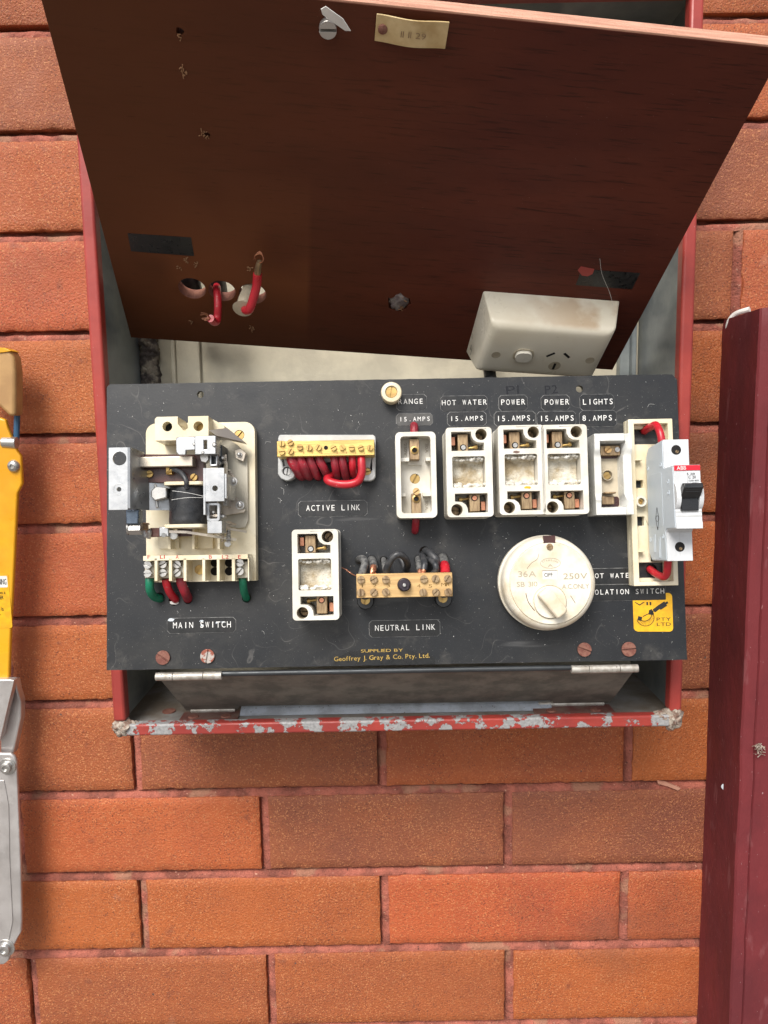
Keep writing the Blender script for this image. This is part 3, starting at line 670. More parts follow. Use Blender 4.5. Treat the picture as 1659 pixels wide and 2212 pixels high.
# yellow sticker
p = [at(B, 'S', *q, 0) for q in ((1218,578),(1480,572),(1480,517),(1508,518),(1524,528),(1532,545),(1540,800),(1532,818),(1515,826),(1260,826),(1238,818),(1226,800))]
t = thing('yellow_sticker', 'yellow sticker with a micrometer drawing and VII PTY LTD lettering', 'sticker', B, (*p[6], 0))
m = MB(); m.plate(p, 0, .18); m.build('sticker_sheet', 'yellow', t)
m = MB()
def tx(st, x0, y, x1, h, ang=0):
    a = at(B, 'S', x0, y, 0); b = at(B, 'S', x1, y, 0); m.text(st, a[0], a[1], b[0], mm(B, 'S', h, 0), .3, th=.1, ang=ang)
tx('VII', 1230, 618, 1366, 26); tx('PTY', 1408, 741, 1522, 26); tx('LTD', 1410, 781, 1522, 26)
Cc = at(B, 'S', 1318, 715, 0); r_ = mm(B, 'S', 66, 0)
arc = [(Cc[0]+r_*math.cos(t_)*1.05, Cc[1]+r_*math.sin(t_)) for t_ in [math.radians(a) for a in range(195, 398, 12)]]
inn = [(Cc[0]+.5+(r_-2.2*math.sin(math.radians((a-195)/203*180))-1.2)*math.cos(math.radians(a)), Cc[1]+.6+(r_-2.0*math.sin(math.radians((a-195)/203*180))-1.4)*math.sin(math.radians(a))) for a in range(195, 398, 12)]
for q in (arc, inn):
    m.tube([(x, y, .22) for x, y in q], .22, n=5, sub=2)
for i in range(1, len(arc)-1): m.tube([(arc[i][0], arc[i][1], .2), (inn[i][0], inn[i][1], .2)], .12, n=4)
def bar(x0, y0, x1, y1, th):
    a = at(B, 'S', x0, y0, 0); b = at(B, 'S', x1, y1, 0); d = Vector((b[0]-a[0], b[1]-a[1])); n_ = Vector((-d.y, d.x)).normalized()*th
    m.plate([(a[0]+n_.x, a[1]+n_.y), (a[0]-n_.x, a[1]-n_.y), (b[0]-n_.x, b[1]-n_.y), (b[0]+n_.x, b[1]+n_.y)], .18, .3)
bar(1298, 706, 1350, 680, .3); bar(1345, 672, 1382, 676, 1.6); bar(1360, 650, 1378, 690, .9); bar(1385, 662, 1425, 632, 1.4); bar(1428, 636, 1480, 602, 1.9); bar(1480, 602, 1497, 592, .8); bar(1258, 718, 1290, 726, 1.5)
m.build('printing', 'black_ink', t)

# ================================================================== cream button with brass screw
p = at(B, 'd', 845.5, 847, 12); R_ = 6.7
t = thing('cream_button', 'round cream button with a brass screw at the top edge of the black board', 'button', B, (p[0], p[1], 0))
R_ = mm(B, 'd', 23, 12)
m = MB(); m.lathe(p, [(R_*.92, 0), (R_*.95, 9), (R_, 9.6), (R_, 11.4), (R_*.93, 12.4), (R_*.62, 12.8), (R_*.56, 12.2), (R_*.55, 10)]); m.build('button_body', 'cream', t, smooth=50)
m = MB(); m.screw(p, R_*.52, 10, 11.6, 82, .1); m.build('screw', 'brass', t)

# ================================================================== rewirable fuse holders
FW = 30                                                    # height of the holders
def fuse_holder(z, c4, lab, group):
    u0, v0, u1, v1 = rect(B, z, *c4, FW); w_, h_ = u1-u0, v1-v0
    t = thing('fuse_holder', lab, 'fuse holder', B, ((u0+u1)/2, (v0+v1)/2, 0), group)
    U = lambda a: u0+w_*a
    Vv = lambda b: v1-h_*b
    def R4(a, b, c, d): return (U(a), Vv(d), U(c), Vv(b))
    # measured on the lower left holder: fractions of the face, from the top left
    top = [(U(.12),Vv(.048)),(U(.55),Vv(.048)),(U(.56),Vv(.10)),(U(.60),Vv(.14)),(U(.68),Vv(.168)),(U(.83),Vv(.175)),(U(.83),Vv(.262)),(U(.12),Vv(.262))]
    bot = [(U(1-x_), Vv(1-y_)) for x_, y_ in ((.12,.048),(.55,.048),(.56,.10),(.60,.14),(.68,.168),(.83,.175),(.83,.262),(.12,.262))]
    mid = rrect(*R4(.13, .325, .84, .672), 1.2, 3)
    s1 = (U(.77), Vv(.082)); s2 = (U(.21), Vv(.918)); rb = w_*.125
    m = MB(); m.plate(rrect(u0, v0, u1, v1, 2.6, 5), 6, FW, [top, mid, bot, circ(*s1, rb, 24), circ(*s2, rb, 24)])
    m.plate(rrect(u0-.25, v0-.25, u1+.25, v1+.25, 2.8, 5), 0, 6)
    body = m.build('holder_body', 'plastic', t, bevel=.7, seg=3)
    m = MB(); m.box(*[R4(.14, .33, .83, .668)[i] for i in (0,1,2,3)], 6, 19)
    n = 26; q = R4(.14, .33, .83, .668); v = []; f = []
    for j in range(n+1):
        for i in range(n+1):
            x = q[0]+(q[2]-q[0])*i/n; y = q[1]+(q[3]-q[1])*j/n; e = min(j, n-j)/n
            nn = noise.noise(Vector((x/2.4, y/2.4, h_))); n2 = noise.noise(Vector((x/.9, y/.9, 4)))
            v.append((x, y, 18.5+max(0, .2-e)*42+nn*1.8*(1.6 if e < .14 else .7)+n2*.8*(1.5 if e < .14 else .5)))
    for j in range(n):
        for i in range(n): a = j*(n+1)+i; f.append((a, a+1, a+n+2, a+n+1))
    m.add(v, f); m.build('heat_pad', 'asbestos', t, smooth=80)
    m = MB(); rs = random.Random(5)
    for k in range(34):
        e = k % 2; x = q[0]+(q[2]-q[0])*rs.random(); y = (q[1]+rs.uniform(.3, 2.4)) if e else (q[3]-rs.uniform(.3, 2.2))
        lump(m, (x, y, rs.uniform(24.5, 27.5)), rs.uniform(.7, 1.5), .5, k, n=5, sx=1.5)
    m.build('crumbled_edge', 'crumb', t, smooth=80)
    for sgn in (1, -1):
        g = lambda a, b: (U(a), Vv(b)) if sgn > 0 else (U(1-a), Vv(1-b))
        a, b = g(.27, .065); c, d = g(.50, .258)
        m = MB(); m.box(min(a,c), min(b,d), max(a,c), max(b,d), 6, FW-5); blk = m.build('terminal', 'oldbrass', t, bevel=.4)
        a, b = g(.135, .08); c, d = g(.235, .18); m = MB(); m.box(min(a,c), min(b,d), max(a,c), max(b,d), 6, FW-10); m.build('contact', 'copper', t, bevel=.3)
        p = g(.39, .215); m = MB(); m.cyl((*p, FW-5.1), (*p, FW-4.85), w_*.072, n=18); m.build('terminal_hole', 'hole', blk)
        m = MB(); m.screw((p[0]+.1, p[1]), w_*.05, FW-5, FW-4.3, 30 if sgn > 0 else -40, .12); m.build('clamp_screw', 'steel' if sgn > 0 else 'copper', blk)
        a = g(.50, .215); b = g(.66, .205); m = MB(); m.cyl((a[0], a[1], FW-10), (b[0], b[1], FW-9.5), w_*.028, n=12); e = g(.72, .20); m.cyl((b[0], b[1], FW-9.5), (e[0], e[1], FW-9.2), w_*.055, w_*.05, n=14); m.build('side_screw', 'brass', t)
        s = s1 if sgn > 0 else s2; m = MB(); m.screw(s, rb*.78, 8, 13, 20+sgn*25, .12); m.build('mounting_screw', 'oldbrass', t)
    # lining of the bores
    for s in (s1, s2):
        m = MB(); n = 24; v = []; f = []
        for i in range(n):
            t_ = 2*math.pi*i/n; v += [(s[0]+rb*.985*math.cos(t_), s[1]+rb*.985*math.sin(t_), FW-1.2), (s[0]+rb*.985*math.cos(t_), s[1]+rb*.985*math.sin(t_), 6)]
        for i in range(n): j = (i+1) % n; f.append((2*i, 2*i+1, 2*j+1, 2*j))
        m.add(v, f); m.build('bore_lining', 'bore', t)
    return t
GF = 'white fuse holders with missing fuse carriers'
f0 = fuse_holder('C', (312,1165,826,2170), 'white fuse holder alone at lower left, between main switch and neutral link', GF)
base_c = INFO[f0.name][1]
for z, q, lab in (('R', (845,668,1408,1864), 'white fuse holder directly below the HOT WATER tape'),
                  ('Q', (140,466,642,1512), 'white fuse holder below the left POWER tape, with red and yellow paint specks'),
                  ('Q', (640,462,1134,1506), 'white fuse holder below the right POWER tape, beside the ceramic lights holder')):
    u0, v0, u1, v1 = rect(B, z, *q, FW); c = copy_tree(f0, B.mat(((u0+u1)/2, (v0+v1)/2, 0)))
    c['label'] = lab; INFO[c.name] = (B, ((u0+u1)/2, (v0+v1)/2, 0))
    if 'left POWER' in lab:
        for (x, y, mt) in ((325,785,'rusthinge'), (455,1190,'yellow')):
            p = at(B, 'Q', x, y, FW); m = MB(); m.plate([(a+random.uniform(-.5,.5), b+random.uniform(-.3,.3)) for a, b in circ(*p, 2.6, 12, 0, 1.0)], FW, FW+.08); m.build('paint_speck', mt, c)

# open tray holder under RANGE
TW = 26; u0, v0, u1, v1 = rect(B, 'R', 158, 735, 690, 1868, TW); w_, h_ = u1-u0, v1-v0
t = thing('fuse_tray', 'open white fuse tray below the RANGE tape with red wire stubs at both ends', 'fuse holder', B, ((u0+u1)/2, (v0+v1)/2, 0))
U = lambda a: u0+w_*a
Vv = lambda b: v1-h_*b
ctr = (U(.49), Vv(.52))
inn = rrect(U(.12), Vv(.945), U(.87), Vv(.05), 2.4, 4)
m = MB(); m.plate(rrect(u0, v0, u1, v1, 3.4, 5), 9, TW, [inn]); m.plate(rrect(u0, v0, u1, v1, 3.4, 5), 0, 9, [circ(*ctr, w_*.13, 22)])
for (a, b, c, d) in ((.12,.285,.34,.325),(.76,.285,.87,.325),(.12,.70,.23,.74),(.67,.70,.87,.74)): m.box(U(a), Vv(d), U(c), Vv(b), 9, 18)
m.box(U(.30), Vv(.36), U(.66), Vv(.05), 9, 11)
m.build('tray_body', 'plastic', t, bevel=.7, seg=3)
m = MB(); m.screw(ctr, w_*.125, 4, 8.4, 62, .12); m.build('mounting_screw', 'brass', t)
for k, (a, b, c, d) in enumerate(((.355,.07,.60,.315),(.375,.71,.62,.945))):
    m = MB(); m.box(U(a), Vv(d), U(c), Vv(b), 11, 21); blk = m.build('terminal', 'oldbrass', t, bevel=.4)
    p = (U((a+c)/2), Vv(.205 if k == 0 else .775))
    m = MB(); m.lathe(p, [(w_*.10, 21), (w_*.10, 21.9), (w_*.07, 22.1), (w_*.055, 21.2)], 22); m.build('terminal_ring', 'brass', blk)
    m = MB(); m.cyl((*p, 21.05), (*p, 21.25), w_*.055); m.build('terminal_hole', 'hole', blk)
p = (U(.50), Vv(.69)); m = MB(); m.screw(p, w_*.088, 20, 24, 35, .1); m.build('terminal_screw', 'brasspale', t)
m = MB(); 
for st, x0, x1, y, an in (('250V', 262, 300, 900, -1.57), ('30A', 540, 575, 900, -1.57), ('30A', 540, 575, 1650, -1.57)):
    a = at(B, 'R', x0, y-10, 9); m.text(st, a[0], a[1], a[0]+(9 if len(st) > 3 else 7), 2.2, 9.25, ang=an, th=.15)
m.build('moulded_lettering', 'emboss', t)
GR = 'red wire stubs of the open fuse tray'
p = at(B, 'R', 392, 700, 4); q = at(B, 'R', 395, 648, 2)
m = MB(); m.tube([(p[0], v1-3, 9), (p[0], v1+1, 8.5), (q[0], q[1]-2, 6), (q[0], q[1], .5), (q[0], q[1], -6)], 3.0); o = m.build('red_wire', 'redwire', fr=B, org=(q[0], q[1], 0)); tag(o, 'stub of red wire at the top of the open fuse tray', 'wire', GR)
p = at(B, 'R', 418, 1900, 6); q = at(B, 'R', 408, 2035, 2)
m = MB(); m.tube([(p[0], v0+4, 9), (p[0], v0-1, 9), (p[0]-.2, q[1]+5, 8), (q[0], q[1], 3), (q[0], q[1]+.6, -5)], 2.7); o = m.build('red_wire', 'redwire', fr=B, org=(q[0], q[1], 0)); tag(o, 'stub of red wire hanging from the bottom of the open fuse tray', 'wire', GR)

# ceramic holder for the lights
LW = 25; u0, v0, u1, v1 = rect(B, 'Q', 1238, 568, 1672, 1506, LW); w_, h_ = u1-u0, v1-v0
t = thing('ceramic_fuse_holder', 'white ceramic fuse holder with wavy sides below the LIGHTS tape', 'fuse holder', B, ((u0+u1)/2, (v0+v1)/2, 0))
cs = []; n = 44; v = []; f = []
def lh(b):                                         # height of the side cheeks along the length
    if b < .18: return LW
    if b > .84: return LW-1
    q = min(1, min(b-.18, .84-b)/.1); return LW-2.6*(3*q*q-2*q**3)
prof = [(0, 0), (0, 1), (.09, 1), (.15, .92), (.17, .36), (.80, .36), (.84, .9), (.92, 1), (1, 1), (1, 0)]
for j in range(n+1):
    b = j/n; H = lh(b)
    sh = 0 if b < .1 else 0
    for a, q in prof:
        cav = .10 < b < .90
        hh = H*q if (cav or q != .36) else H
        if q == .92: hh = H-.4
        e = max(0, min(1, min(b-.2, .82-b)/.1)); uu = U(a)+(1.2*(3*e*e-2*e**3)*(1 if a < .5 else -1) if a in (.15, .17, .80, .84) else 0)
        v.append((uu, Vv(b), hh if q else 0))
k = len(prof)
for j in range(n):
    for i in range(k-1): a = j*k+i; f.append((a, a+k, a+k+1, a+1))
f += [tuple(range(k)), tuple(n*k+i for i in range(k))[::-1]]
m = MB(); m.add(v, f); m.build('ceramic_body', 'ceramic', t, bevel=.6, smooth=50)
m = MB(); m.plate(rrect(U(.18), Vv(.895), U(.79), Vv(.105), 1), 8.6, 9.25); m.build('cavity_floor', 'bore', t)
m = MB(); m.plate(rrect(U(.19), Vv(.28), U(.78), Vv(.11), 2), 9.2, 9.5); m.build('terminal_bed', 'bakelite', t)
m = MB(); m.plate(rrect(U(.19), Vv(.89), U(.78), Vv(.76), 2), 9.2, 9.5); m.build('terminal_bed', 'bakelite', t)
m = MB(); c = at(B, 'Q', 1380, 1050, 13); m.lathe(c, [(w_*.15, 8.8), (w_*.15, 13), (w_*.125, 13), (w_*.12, 9.4)], 24); m.build('centre_boss', 'bore', t, bevel=.3)
m = MB(); m.screw((c[0]-.3, c[1]-.2), w_*.10, 9.4, 11.5, 30, .12); m.build('mounting_screw', 'brass', t)
m = MB(); a = rect(B, 'Q', 1300, 705, 1530, 820, 17); m.box(*a, 9, 15.5); m.build('terminal', 'oldbrass', t, bevel=.4)
for x, r in ((1385, 40), (1490, 28)):
    p = at(B, 'Q', x, 755, 17); q = MB(); q.screw(p, mm(B, 'Q', r, 17), 15.4, 17.5, 40, .12); q.build('terminal_screw', 'brasspale' if x < 1400 else 'steel', t)
m = MB(); a = rect(B, 'Q', 1315, 1295, 1455, 1385, 15); m.box(*a, 9, 15); a = rect(B, 'Q', 1350, 1242, 1478, 1262, 19); m.box(*a, 9, 19); m.build('terminal', 'oldbrass', t, bevel=.4)
m = MB(); a = at(B, 'Q', 1385, 642, LW); b = at(B, 'Q', 1515, 640, LW); m.text('250V', a[0], a[1], b[0], 2.6, LW+.25, th=.3); a = at(B, 'Q', 1410, 1470, LW); b = at(B, 'Q', 1515, 1468, LW); m.text('10A', a[0], a[1], b[0], 2.6, LW-.75, th=.3); m.build('moulded_lettering', 'ceramic', t)

# ================================================================== active link
t = thing('active_link', 'brass terminal bar with eleven small screws on a grey plastic base', 'terminal bar', B, (*at(B, 'C', 690, 400, 0), 0))
K = lambda x, y, w=9: at(B, 'C', x, y, w)
ol = [K(*q) for q in ((180,118),(1205,118),(1228,135),(1235,160),(1232,580),(1215,610),(1180,628),(1110,625),(1060,600),(1040,560),(1035,420),(345,420),(345,560),(325,595),(285,620),(235,625),(185,600),(152,550),(155,160),(162,130))]
s1 = K(252, 520); s2 = K(1140, 522)
m = MB(); m.plate(ol, 0, 9, [circ(*s1, 3.2, 22), circ(*s2, 2.8, 22)]); m.build('link_base', 'grey', t, bevel=.7)
for s, a, mt in ((s1, 80, 'steel'), (s2, 10, 'brass')): m = MB(); m.screw(s, 2.6, 1, 6, a, .12); m.build('mounting_screw', mt, t)
m = MB(); r4 = rect(B, 'C', 142, 180, 1222, 355, 24); m.box(*r4, 9, 24); bar_ = m.build('brass_bar', 'brassbar', t, bevel=.5)
p = K(685, 262, 24); m = MB(); m.cyl((*p, 24.02), (*p, 24.2), 1.5); m.build('bar_hole', 'hole', bar_)
for (x, y), a in zip(((195,215),(290,205),(195,308),(292,300),(395,255),(497,262),(600,260),(768,262),(865,258),(968,262),(1070,262),(1172,262)), (88,25,5,60,0,85,60,25,-55,0,20,80)):
    m = MB(); m.screw(K(x, y, 26), mm(B, 'C', 34, 26), 24, 26.3, a, .12); m.build('terminal_screw', 'brass', t, bevel=.15)
m = MB()
for ch, x in (('8', 428), ('7', 528), ('6', 628), ('5', 800), ('4', 900), ('3', 1000), ('2', 1100)):
    a = K(x, 332, 24); m.text(ch, a[0], a[1], a[0]+1.3, 1.7, 24.06, th=.03)
m.build('stamped_numbers', 'etch', bar_)
GW = 'red wires leaving the brass active link'
ord_ = ('first', 'second', 'third', 'fourth', 'fifth', 'sixth', 'seventh')
for i, (x, ex, ey, r) in enumerate(((305,418,572,4.0),(405,500,572,3.8),(510,600,582,3.1),(612,712,572,3.1),(775,812,572,3.1),(862,910,587,3.0),(975,992,558,2.9))):
    a = K(x, 330, 17); b = K(x+4, 400, 17); e = K(ex, ey, 0); mid_ = K((x*.55+ex*.45), 480, 15)
    c2 = K(x*.18+ex*.82, ey-18, 8)
    m = MB(); m.tube([(a[0], a[1], 16), (b[0], b[1], 17), (mid_[0], mid_[1], 15.5), (c2[0], c2[1], 9), (e[0], e[1], 2), (e[0], e[1]+.3, -8)], r)
    o = m.build('red_wire', 'redwirehot' if i == 6 else 'redwire', fr=B, org=(e[0], e[1], 0)); tag(o, ord_[i]+' red wire from the left under the brass active link', 'wire', GW)
pts = [K(1075,330,17), K(1078,420,20), K(1080,540,20), K(1045,625,19), K(960,662,18), K(840,665,17), K(730,638,16), K(700,605,13), K(735,577,7), K(745,572,1)]
m = MB(); m.tube([(p[0], p[1], h) for p, h in zip(pts, (17,20,20,19,18,17,16,13,7,1))]+[(pts[-1][0], pts[-1][1]+.5, -7)], 3.0, n=14); o = m.build('red_wire', 'redwirehot', fr=B, org=(*pts[-1], 0)); tag(o, 'brighter red wire looping sideways below the brass active link', 'wire', GW)

# ================================================================== neutral link
K = lambda x, y, w=30: at(B, 'N', x, y, w)
t = thing('neutral_link', 'pale brass terminal bar with twelve slotted screws and a dark central nut', 'terminal bar', B, (*K(830, 680, 0), 0))
r4 = rect(B, 'N', 172, 515, 1500, 847, 30); m = MB(); m.box(*r4, 19, 30); bar_ = m.build('brass_bar', 'brasspale', t, bevel=.4)
for (x, y), a in zip(((232,605),(410,600),(577,603),(1105,595),(1265,590),(1435,590),(232,782),(410,778),(577,775),(1093,778),(1272,778),(1440,775)), (2,28,-4,8,68,55,-85,45,-55,-80,40,-60)):
    m = MB(); m.screw(K(x, y, 32), mm(B, 'N', 53, 32), 30, 32.3, a, .1); m.build('terminal_screw', 'oldbrass', t, bevel=.2)
p = K(832, 675, 33); m = MB(); rr = mm(B, 'N', 95, 33)
m.lathe(p, [(rr, 30), (rr, 32), (rr*.93, 33)], 30); m.plate(circ(*p, rr*.92, 6, .3), 33, 36.5); nut = m.build('centre_nut', 'knobpurple', t, bevel=.5)
m = MB(); m.cyl((*p, 36.5), (*p, 38.5), rr*.28, rr*.24); m.build('stud', 'steel', nut, bevel=.2)
m = MB()
for ch, x, y, h in (('1', 245, 712, 40), ('2', 400, 710, 40), ('3', 590, 708, 40), ('4', 1010, 712, 45), ('5', 1170, 715, 48), ('M', 1345, 695, 48), ('1', 1395, 695, 40), ('R', 1415, 695, 40)):
    a = K(x, y, 30); m.text(ch, a[0], a[1], a[0]+(1.0 if ch == '1' else 2.5 if ch != 'M' else 3), mm(B, 'N', h, 30), 30.06, th=.03)
m.build('stamped_numbers', 'etch', bar_)
for x, y, mt in ((300, 890, 'brass'), (1370, 865, 'brass')):
    p = K(x, y, 10); m = MB(); m.lathe(p, [(6.3, 0), (6.3, 15), (5.6, 16)], 26); m.cyl((p[0], p[1]+6, 0), (p[0], p[1]+6, 19), 5); bs = m.build('insulating_bush', 'blackplastic', t, smooth=50)
    p2 = K(x-4, y-6, 17); m = MB(); m.screw(p2, 3.3, 15.5, 18, 75, .12); m.build('bush_screw', mt, bs)
GB = 'black wires entering the neutral link from above'
def bw(pts, r, lab, mt='blackwire', name='black_wire'):
    q = [(*K(x, y, w), w) for x, y, w in pts]; m = MB(); m.tube(q, r*.84, n=14)
    b0 = pts[0]; o = m.build(name, mt, fr=B, org=(*K(b0[0], b0[1], 0), 0)); return tag(o, lab, 'wire', GB if name == 'black_wire' else None)
def strands(pts, r, parent):
    q = [Vector((*K(x, y, w), w)) for x, y, w in pts]; a, b = q[0], q[-1]; d = (b-a).normalized(); x_ = d.orthogonal().normalized(); y_ = d.cross(x_); m = MB()
    for k in range(7):
        line = []
        for i in range(9):
            t_ = i/8; an = k*2*math.pi/7+t_*3.2; rr = r*.62 if k else 0; line.append(a+(b-a)*t_+x_*rr*math.cos(an)+y_*rr*math.sin(an))
        m.tube(line, r*.36, n=6, sub=2)
    return m.build('copper_strands', 'copper', parent)
bw([(205,342,-8),(205,335,2),(222,318,8),(262,320,16),(288,380,21),(268,450,24),(245,540,24)], 3.3, 'thick dusty black wire curling at the left end of the neutral link', 'greywire')
o = bw([(385,325,-8),(385,330,2),(398,360,12),(408,425,20)], 3.6, 'short black wire with long bare copper strands, second along the neutral link', 'greywire'); strands([(408,415,20),(403,525,24)], 2.4, o)
o = bw([(548,338,-8),(548,330,2),(556,370,12),(572,450,20),(574,475,22)], 2.6, 'thin black wire beside the foot of the arched loop', 'greywire'); strands([(574,468,22),(578,525,24)], 1.8, o)
bw([(830,475,-6),(848,470,3),(878,420,14),(855,320,24),(760,252,30),(670,300,30),(610,400,27),(586,470,25),(584,500,24)], 2.9, 'arched black wire forming a big loop above the neutral link')
bw([(770,290,2),(795,330,4),(830,420,5),(838,520,4)], 2.2, 'black wire lying low behind the arched loop')
o = bw([(1025,325,-8),(1025,318,2),(1035,360,12),(1045,430,19),(1052,480,22)], 3.0, 'dusty striped black wire just right of the central nut', 'greywire'); strands([(1052,472,22),(1062,525,24)], 2.0, o)
o = bw([(1110,225,-8),(1085,270,4),(1095,300,14),(1112,380,22),(1102,470,24)], 3.0, 'glossy black wire with copper tip, inner one of the right bundle'); strands([(1102,462,24),(1088,525,24)], 2.0, o)
bw([(1115,215,-8),(1140,212,4),(1190,235,14),(1250,300,18),(1270,340,18),(1265,420,16)], 3.6, 'thick black wire bending highest over the right bundle', 'blackwire')
bw([(1120,230,-8),(1130,290,5),(1200,330,18),(1265,400,24),(1268,470,24),(1230,530,22)], 2.7, 'black wire curving down under the thick top one of the right bundle')
o = bw([(1365,310,-8),(1365,305,2),(1375,350,9),(1395,440,15)], 4.4, 'wide black sleeve over a red wire at the right end of the neutral link', 'greywire')
q = [(*K(x, y, w), w) for x, y, w in ((1385,400,14),(1398,450,19),(1400,535,23))]; m = MB(); m.tube(q, 3.6, n=14); m.build('red_core', 'redwirehot', o)
q = [(*K(x, y, w), w) for x, y, w in ((-30,440,.4),(30,470,.8),(90,515,1.5),(165,548,4),(200,560,6))]; m = MB()
for k in range(3): m.tube([(a+random.uniform(-.4,.4), b+random.uniform(-.5,.5), c+random.uniform(0,.4)) for a, b, c in q], .25, n=5)
o = m.build('copper_strand', 'copper', fr=B, org=(*q[0][:2], 0)); tag(o, 'frayed loose copper strand left of the neutral link', 'wire strand')

# ================================================================== round isolating switch
cf = at(B, 'S', 567, 443, 27); cb = at(B, 'S', 522, 440, 8); C0 = ((cf[0]+cb[0])/2, (cf[1]+cb[1])/2)
C0 = cf; Ri = mm(B, 'S', 327, 27); Ro = mm(B, 'S', 372, 18)
t = thing('rotary_switch', 'round ivory rotary switch showing OFF below the power fuses', 'rotary switch', B, (*C0, 0))
a = at(B, 'S', 557, 120, 25)
m = MB(); m.lathe(C0, [(Ro*1.0, 0), (Ro*1.03, 2), (Ro*1.035, 9), (Ro*1.0, 10), (Ro*1.0, 16), (Ro*.985, 20), (Ro*.95, 23.2), (Ro*.90, 24.6), (Ri+.5, 25), (Ri+.4, 24.4), (Ri-.1, 24.4), (Ri-.3, 25.2)], 72)
body = m.build('switch_body', 'ivory', t, smooth=50)
K = lambda x, y, w=26: at(B, 'S', x, y, w)
off = rect(B, 'S', 497, 338, 620, 410, 26); nt_ = rect(B, 'S', 520, 60, 592, 160, 26); kc = K(557, 590)
disc = circ(*C0, Ri-.4, 64)
# face plate with a notch at the top and the OFF window
ns = [(nt_[2], C0[1]+Ri+1), (nt_[2], nt_[1]), ((nt_[0]+nt_[2])/2+1.1, nt_[1]-2.2), ((nt_[0]+nt_[2])/2-1.1, nt_[1]-2.2), (nt_[0], nt_[1]), (nt_[0], C0[1]+Ri+1)]
out_ = []
ang0 = math.atan2(math.sqrt(max(0, (Ri-.4)**2-(nt_[2]-C0[0])**2)), nt_[2]-C0[0]); ang1 = math.atan2(math.sqrt((Ri-.4)**2-(nt_[0]-C0[0])**2), nt_[0]-C0[0])
N = 60
for i in range(N+1):
    a = ang1+(ang0+2*math.pi-ang1)*i/N; out_.append((C0[0]+(Ri-.4)*math.cos(a), C0[1]+(Ri-.4)*math.sin(a)))
out_ += ns[1:5]
m = MB(); m.plate(out_, 24, 26, [[(off[0],off[1]),(off[2],off[1]),(off[2],off[3]),(off[0],off[3])], circ(*kc, mm(B,'S',134,26), 40)]); face = m.build('face_plate', 'ivory', t, bevel=.25)
m = MB(); m.box(nt_[0]-1, nt_[1]-3, nt_[2]+1, nt_[3]+0, 22.5, 25.06); m.build('notch_floor', 'bakelite', t)
m = MB(); m.screw(K(557,150), mm(B,'S',27,26), 25, 26.2, 25, .12); m.build('face_screw', 'oldbrass', t)
m = MB(); m.box(off[0]+.2, off[1]+.2, off[2]-.2, off[3]-.2, 24.9, 25.3); m.build('window_card', 'paper', face)
m = MB(); a = K(513, 390, 25.3); b = K(580, 390, 25.3); m.text('OFF', a[0], a[1], b[0], mm(B,'S',32,26), 25.5, th=.1); m.build('window_lettering', 'black_ink', face)
m = MB()
for st, x0, x1, y, h in (('36A',305,447,390,45),('SB 310',293,458,468,38),('250V',665,855,408,46),('A.C.ONLY',655,870,485,36)):
    a = K(x0, y); b = K(x1, y); m.text(st, a[0], a[1], b[0], mm(B,'S',h,26), 26.25, ang=.0, th=.3)
oc = K(561, 280); 
for i in range(8):
    ch = 'STANDARD'[i]; an = math.radians(152-i*124/7); x = oc[0]+5.6*math.cos(an); y = oc[1]-.6+2.3*math.sin(an); m.text(ch, x-.45, y-.3, x+.45, 1.3, 26.2, ang=(an-math.pi/2)*.5, th=.2)
a = K(542, 308); b = K(580, 308); m.text('A', a[0], a[1], b[0], 1.7, 26.2, th=.2)
m.tube([(x, y, 26.1) for x, y in circ(*oc, mm(B,'S',80,26), 40, 0, mm(B,'S',40,26))+[(oc[0]+mm(B,'S',80,26), oc[1])]], .17, n=5, sub=1)
m.build('moulded_lettering', 'emboss', face)
kr = mm(B, 'S', 128, 26)
m = MB(); m.lathe(kc, [(kr, 24), (kr, 27.4), (kr*.97, 28)], 48); kn = m.build('knob', 'ivory', t, smooth=50)
kx = K(590, 600, 38); an = math.radians(-52); Tm = Matrix.Translation((kx[0], kx[1], 0)) @ Matrix.Rotation(an, 4, 'Z')
m = MB(); m.plate([(-kr*.95, -kr*.42), (kr*.92, -kr*.42), (kr*.98, -.2*kr), (kr*.98, kr*.2), (kr*.92, kr*.42), (-kr*.95, kr*.42)], 27.5, 36, T=Tm)
m.build('knob_grip', 'ivory', kn, bevel=1.6, seg=3)
m = MB(); m.tube([(*K(365,520), 26.02), (*K(385,590), 26.05), (*K(435,660), 26.02)], .25, n=5); m.tube([(*K(722,540), 26), (*K(760,600), 26.02)], .2, n=5); m.tube([(*K(375,325), 26), (*K(410,280), 26.05), (*K(455,250), 26), (*K(470,205), 26)], .12, n=5)
m.build('scratches', 'bakelite', face)

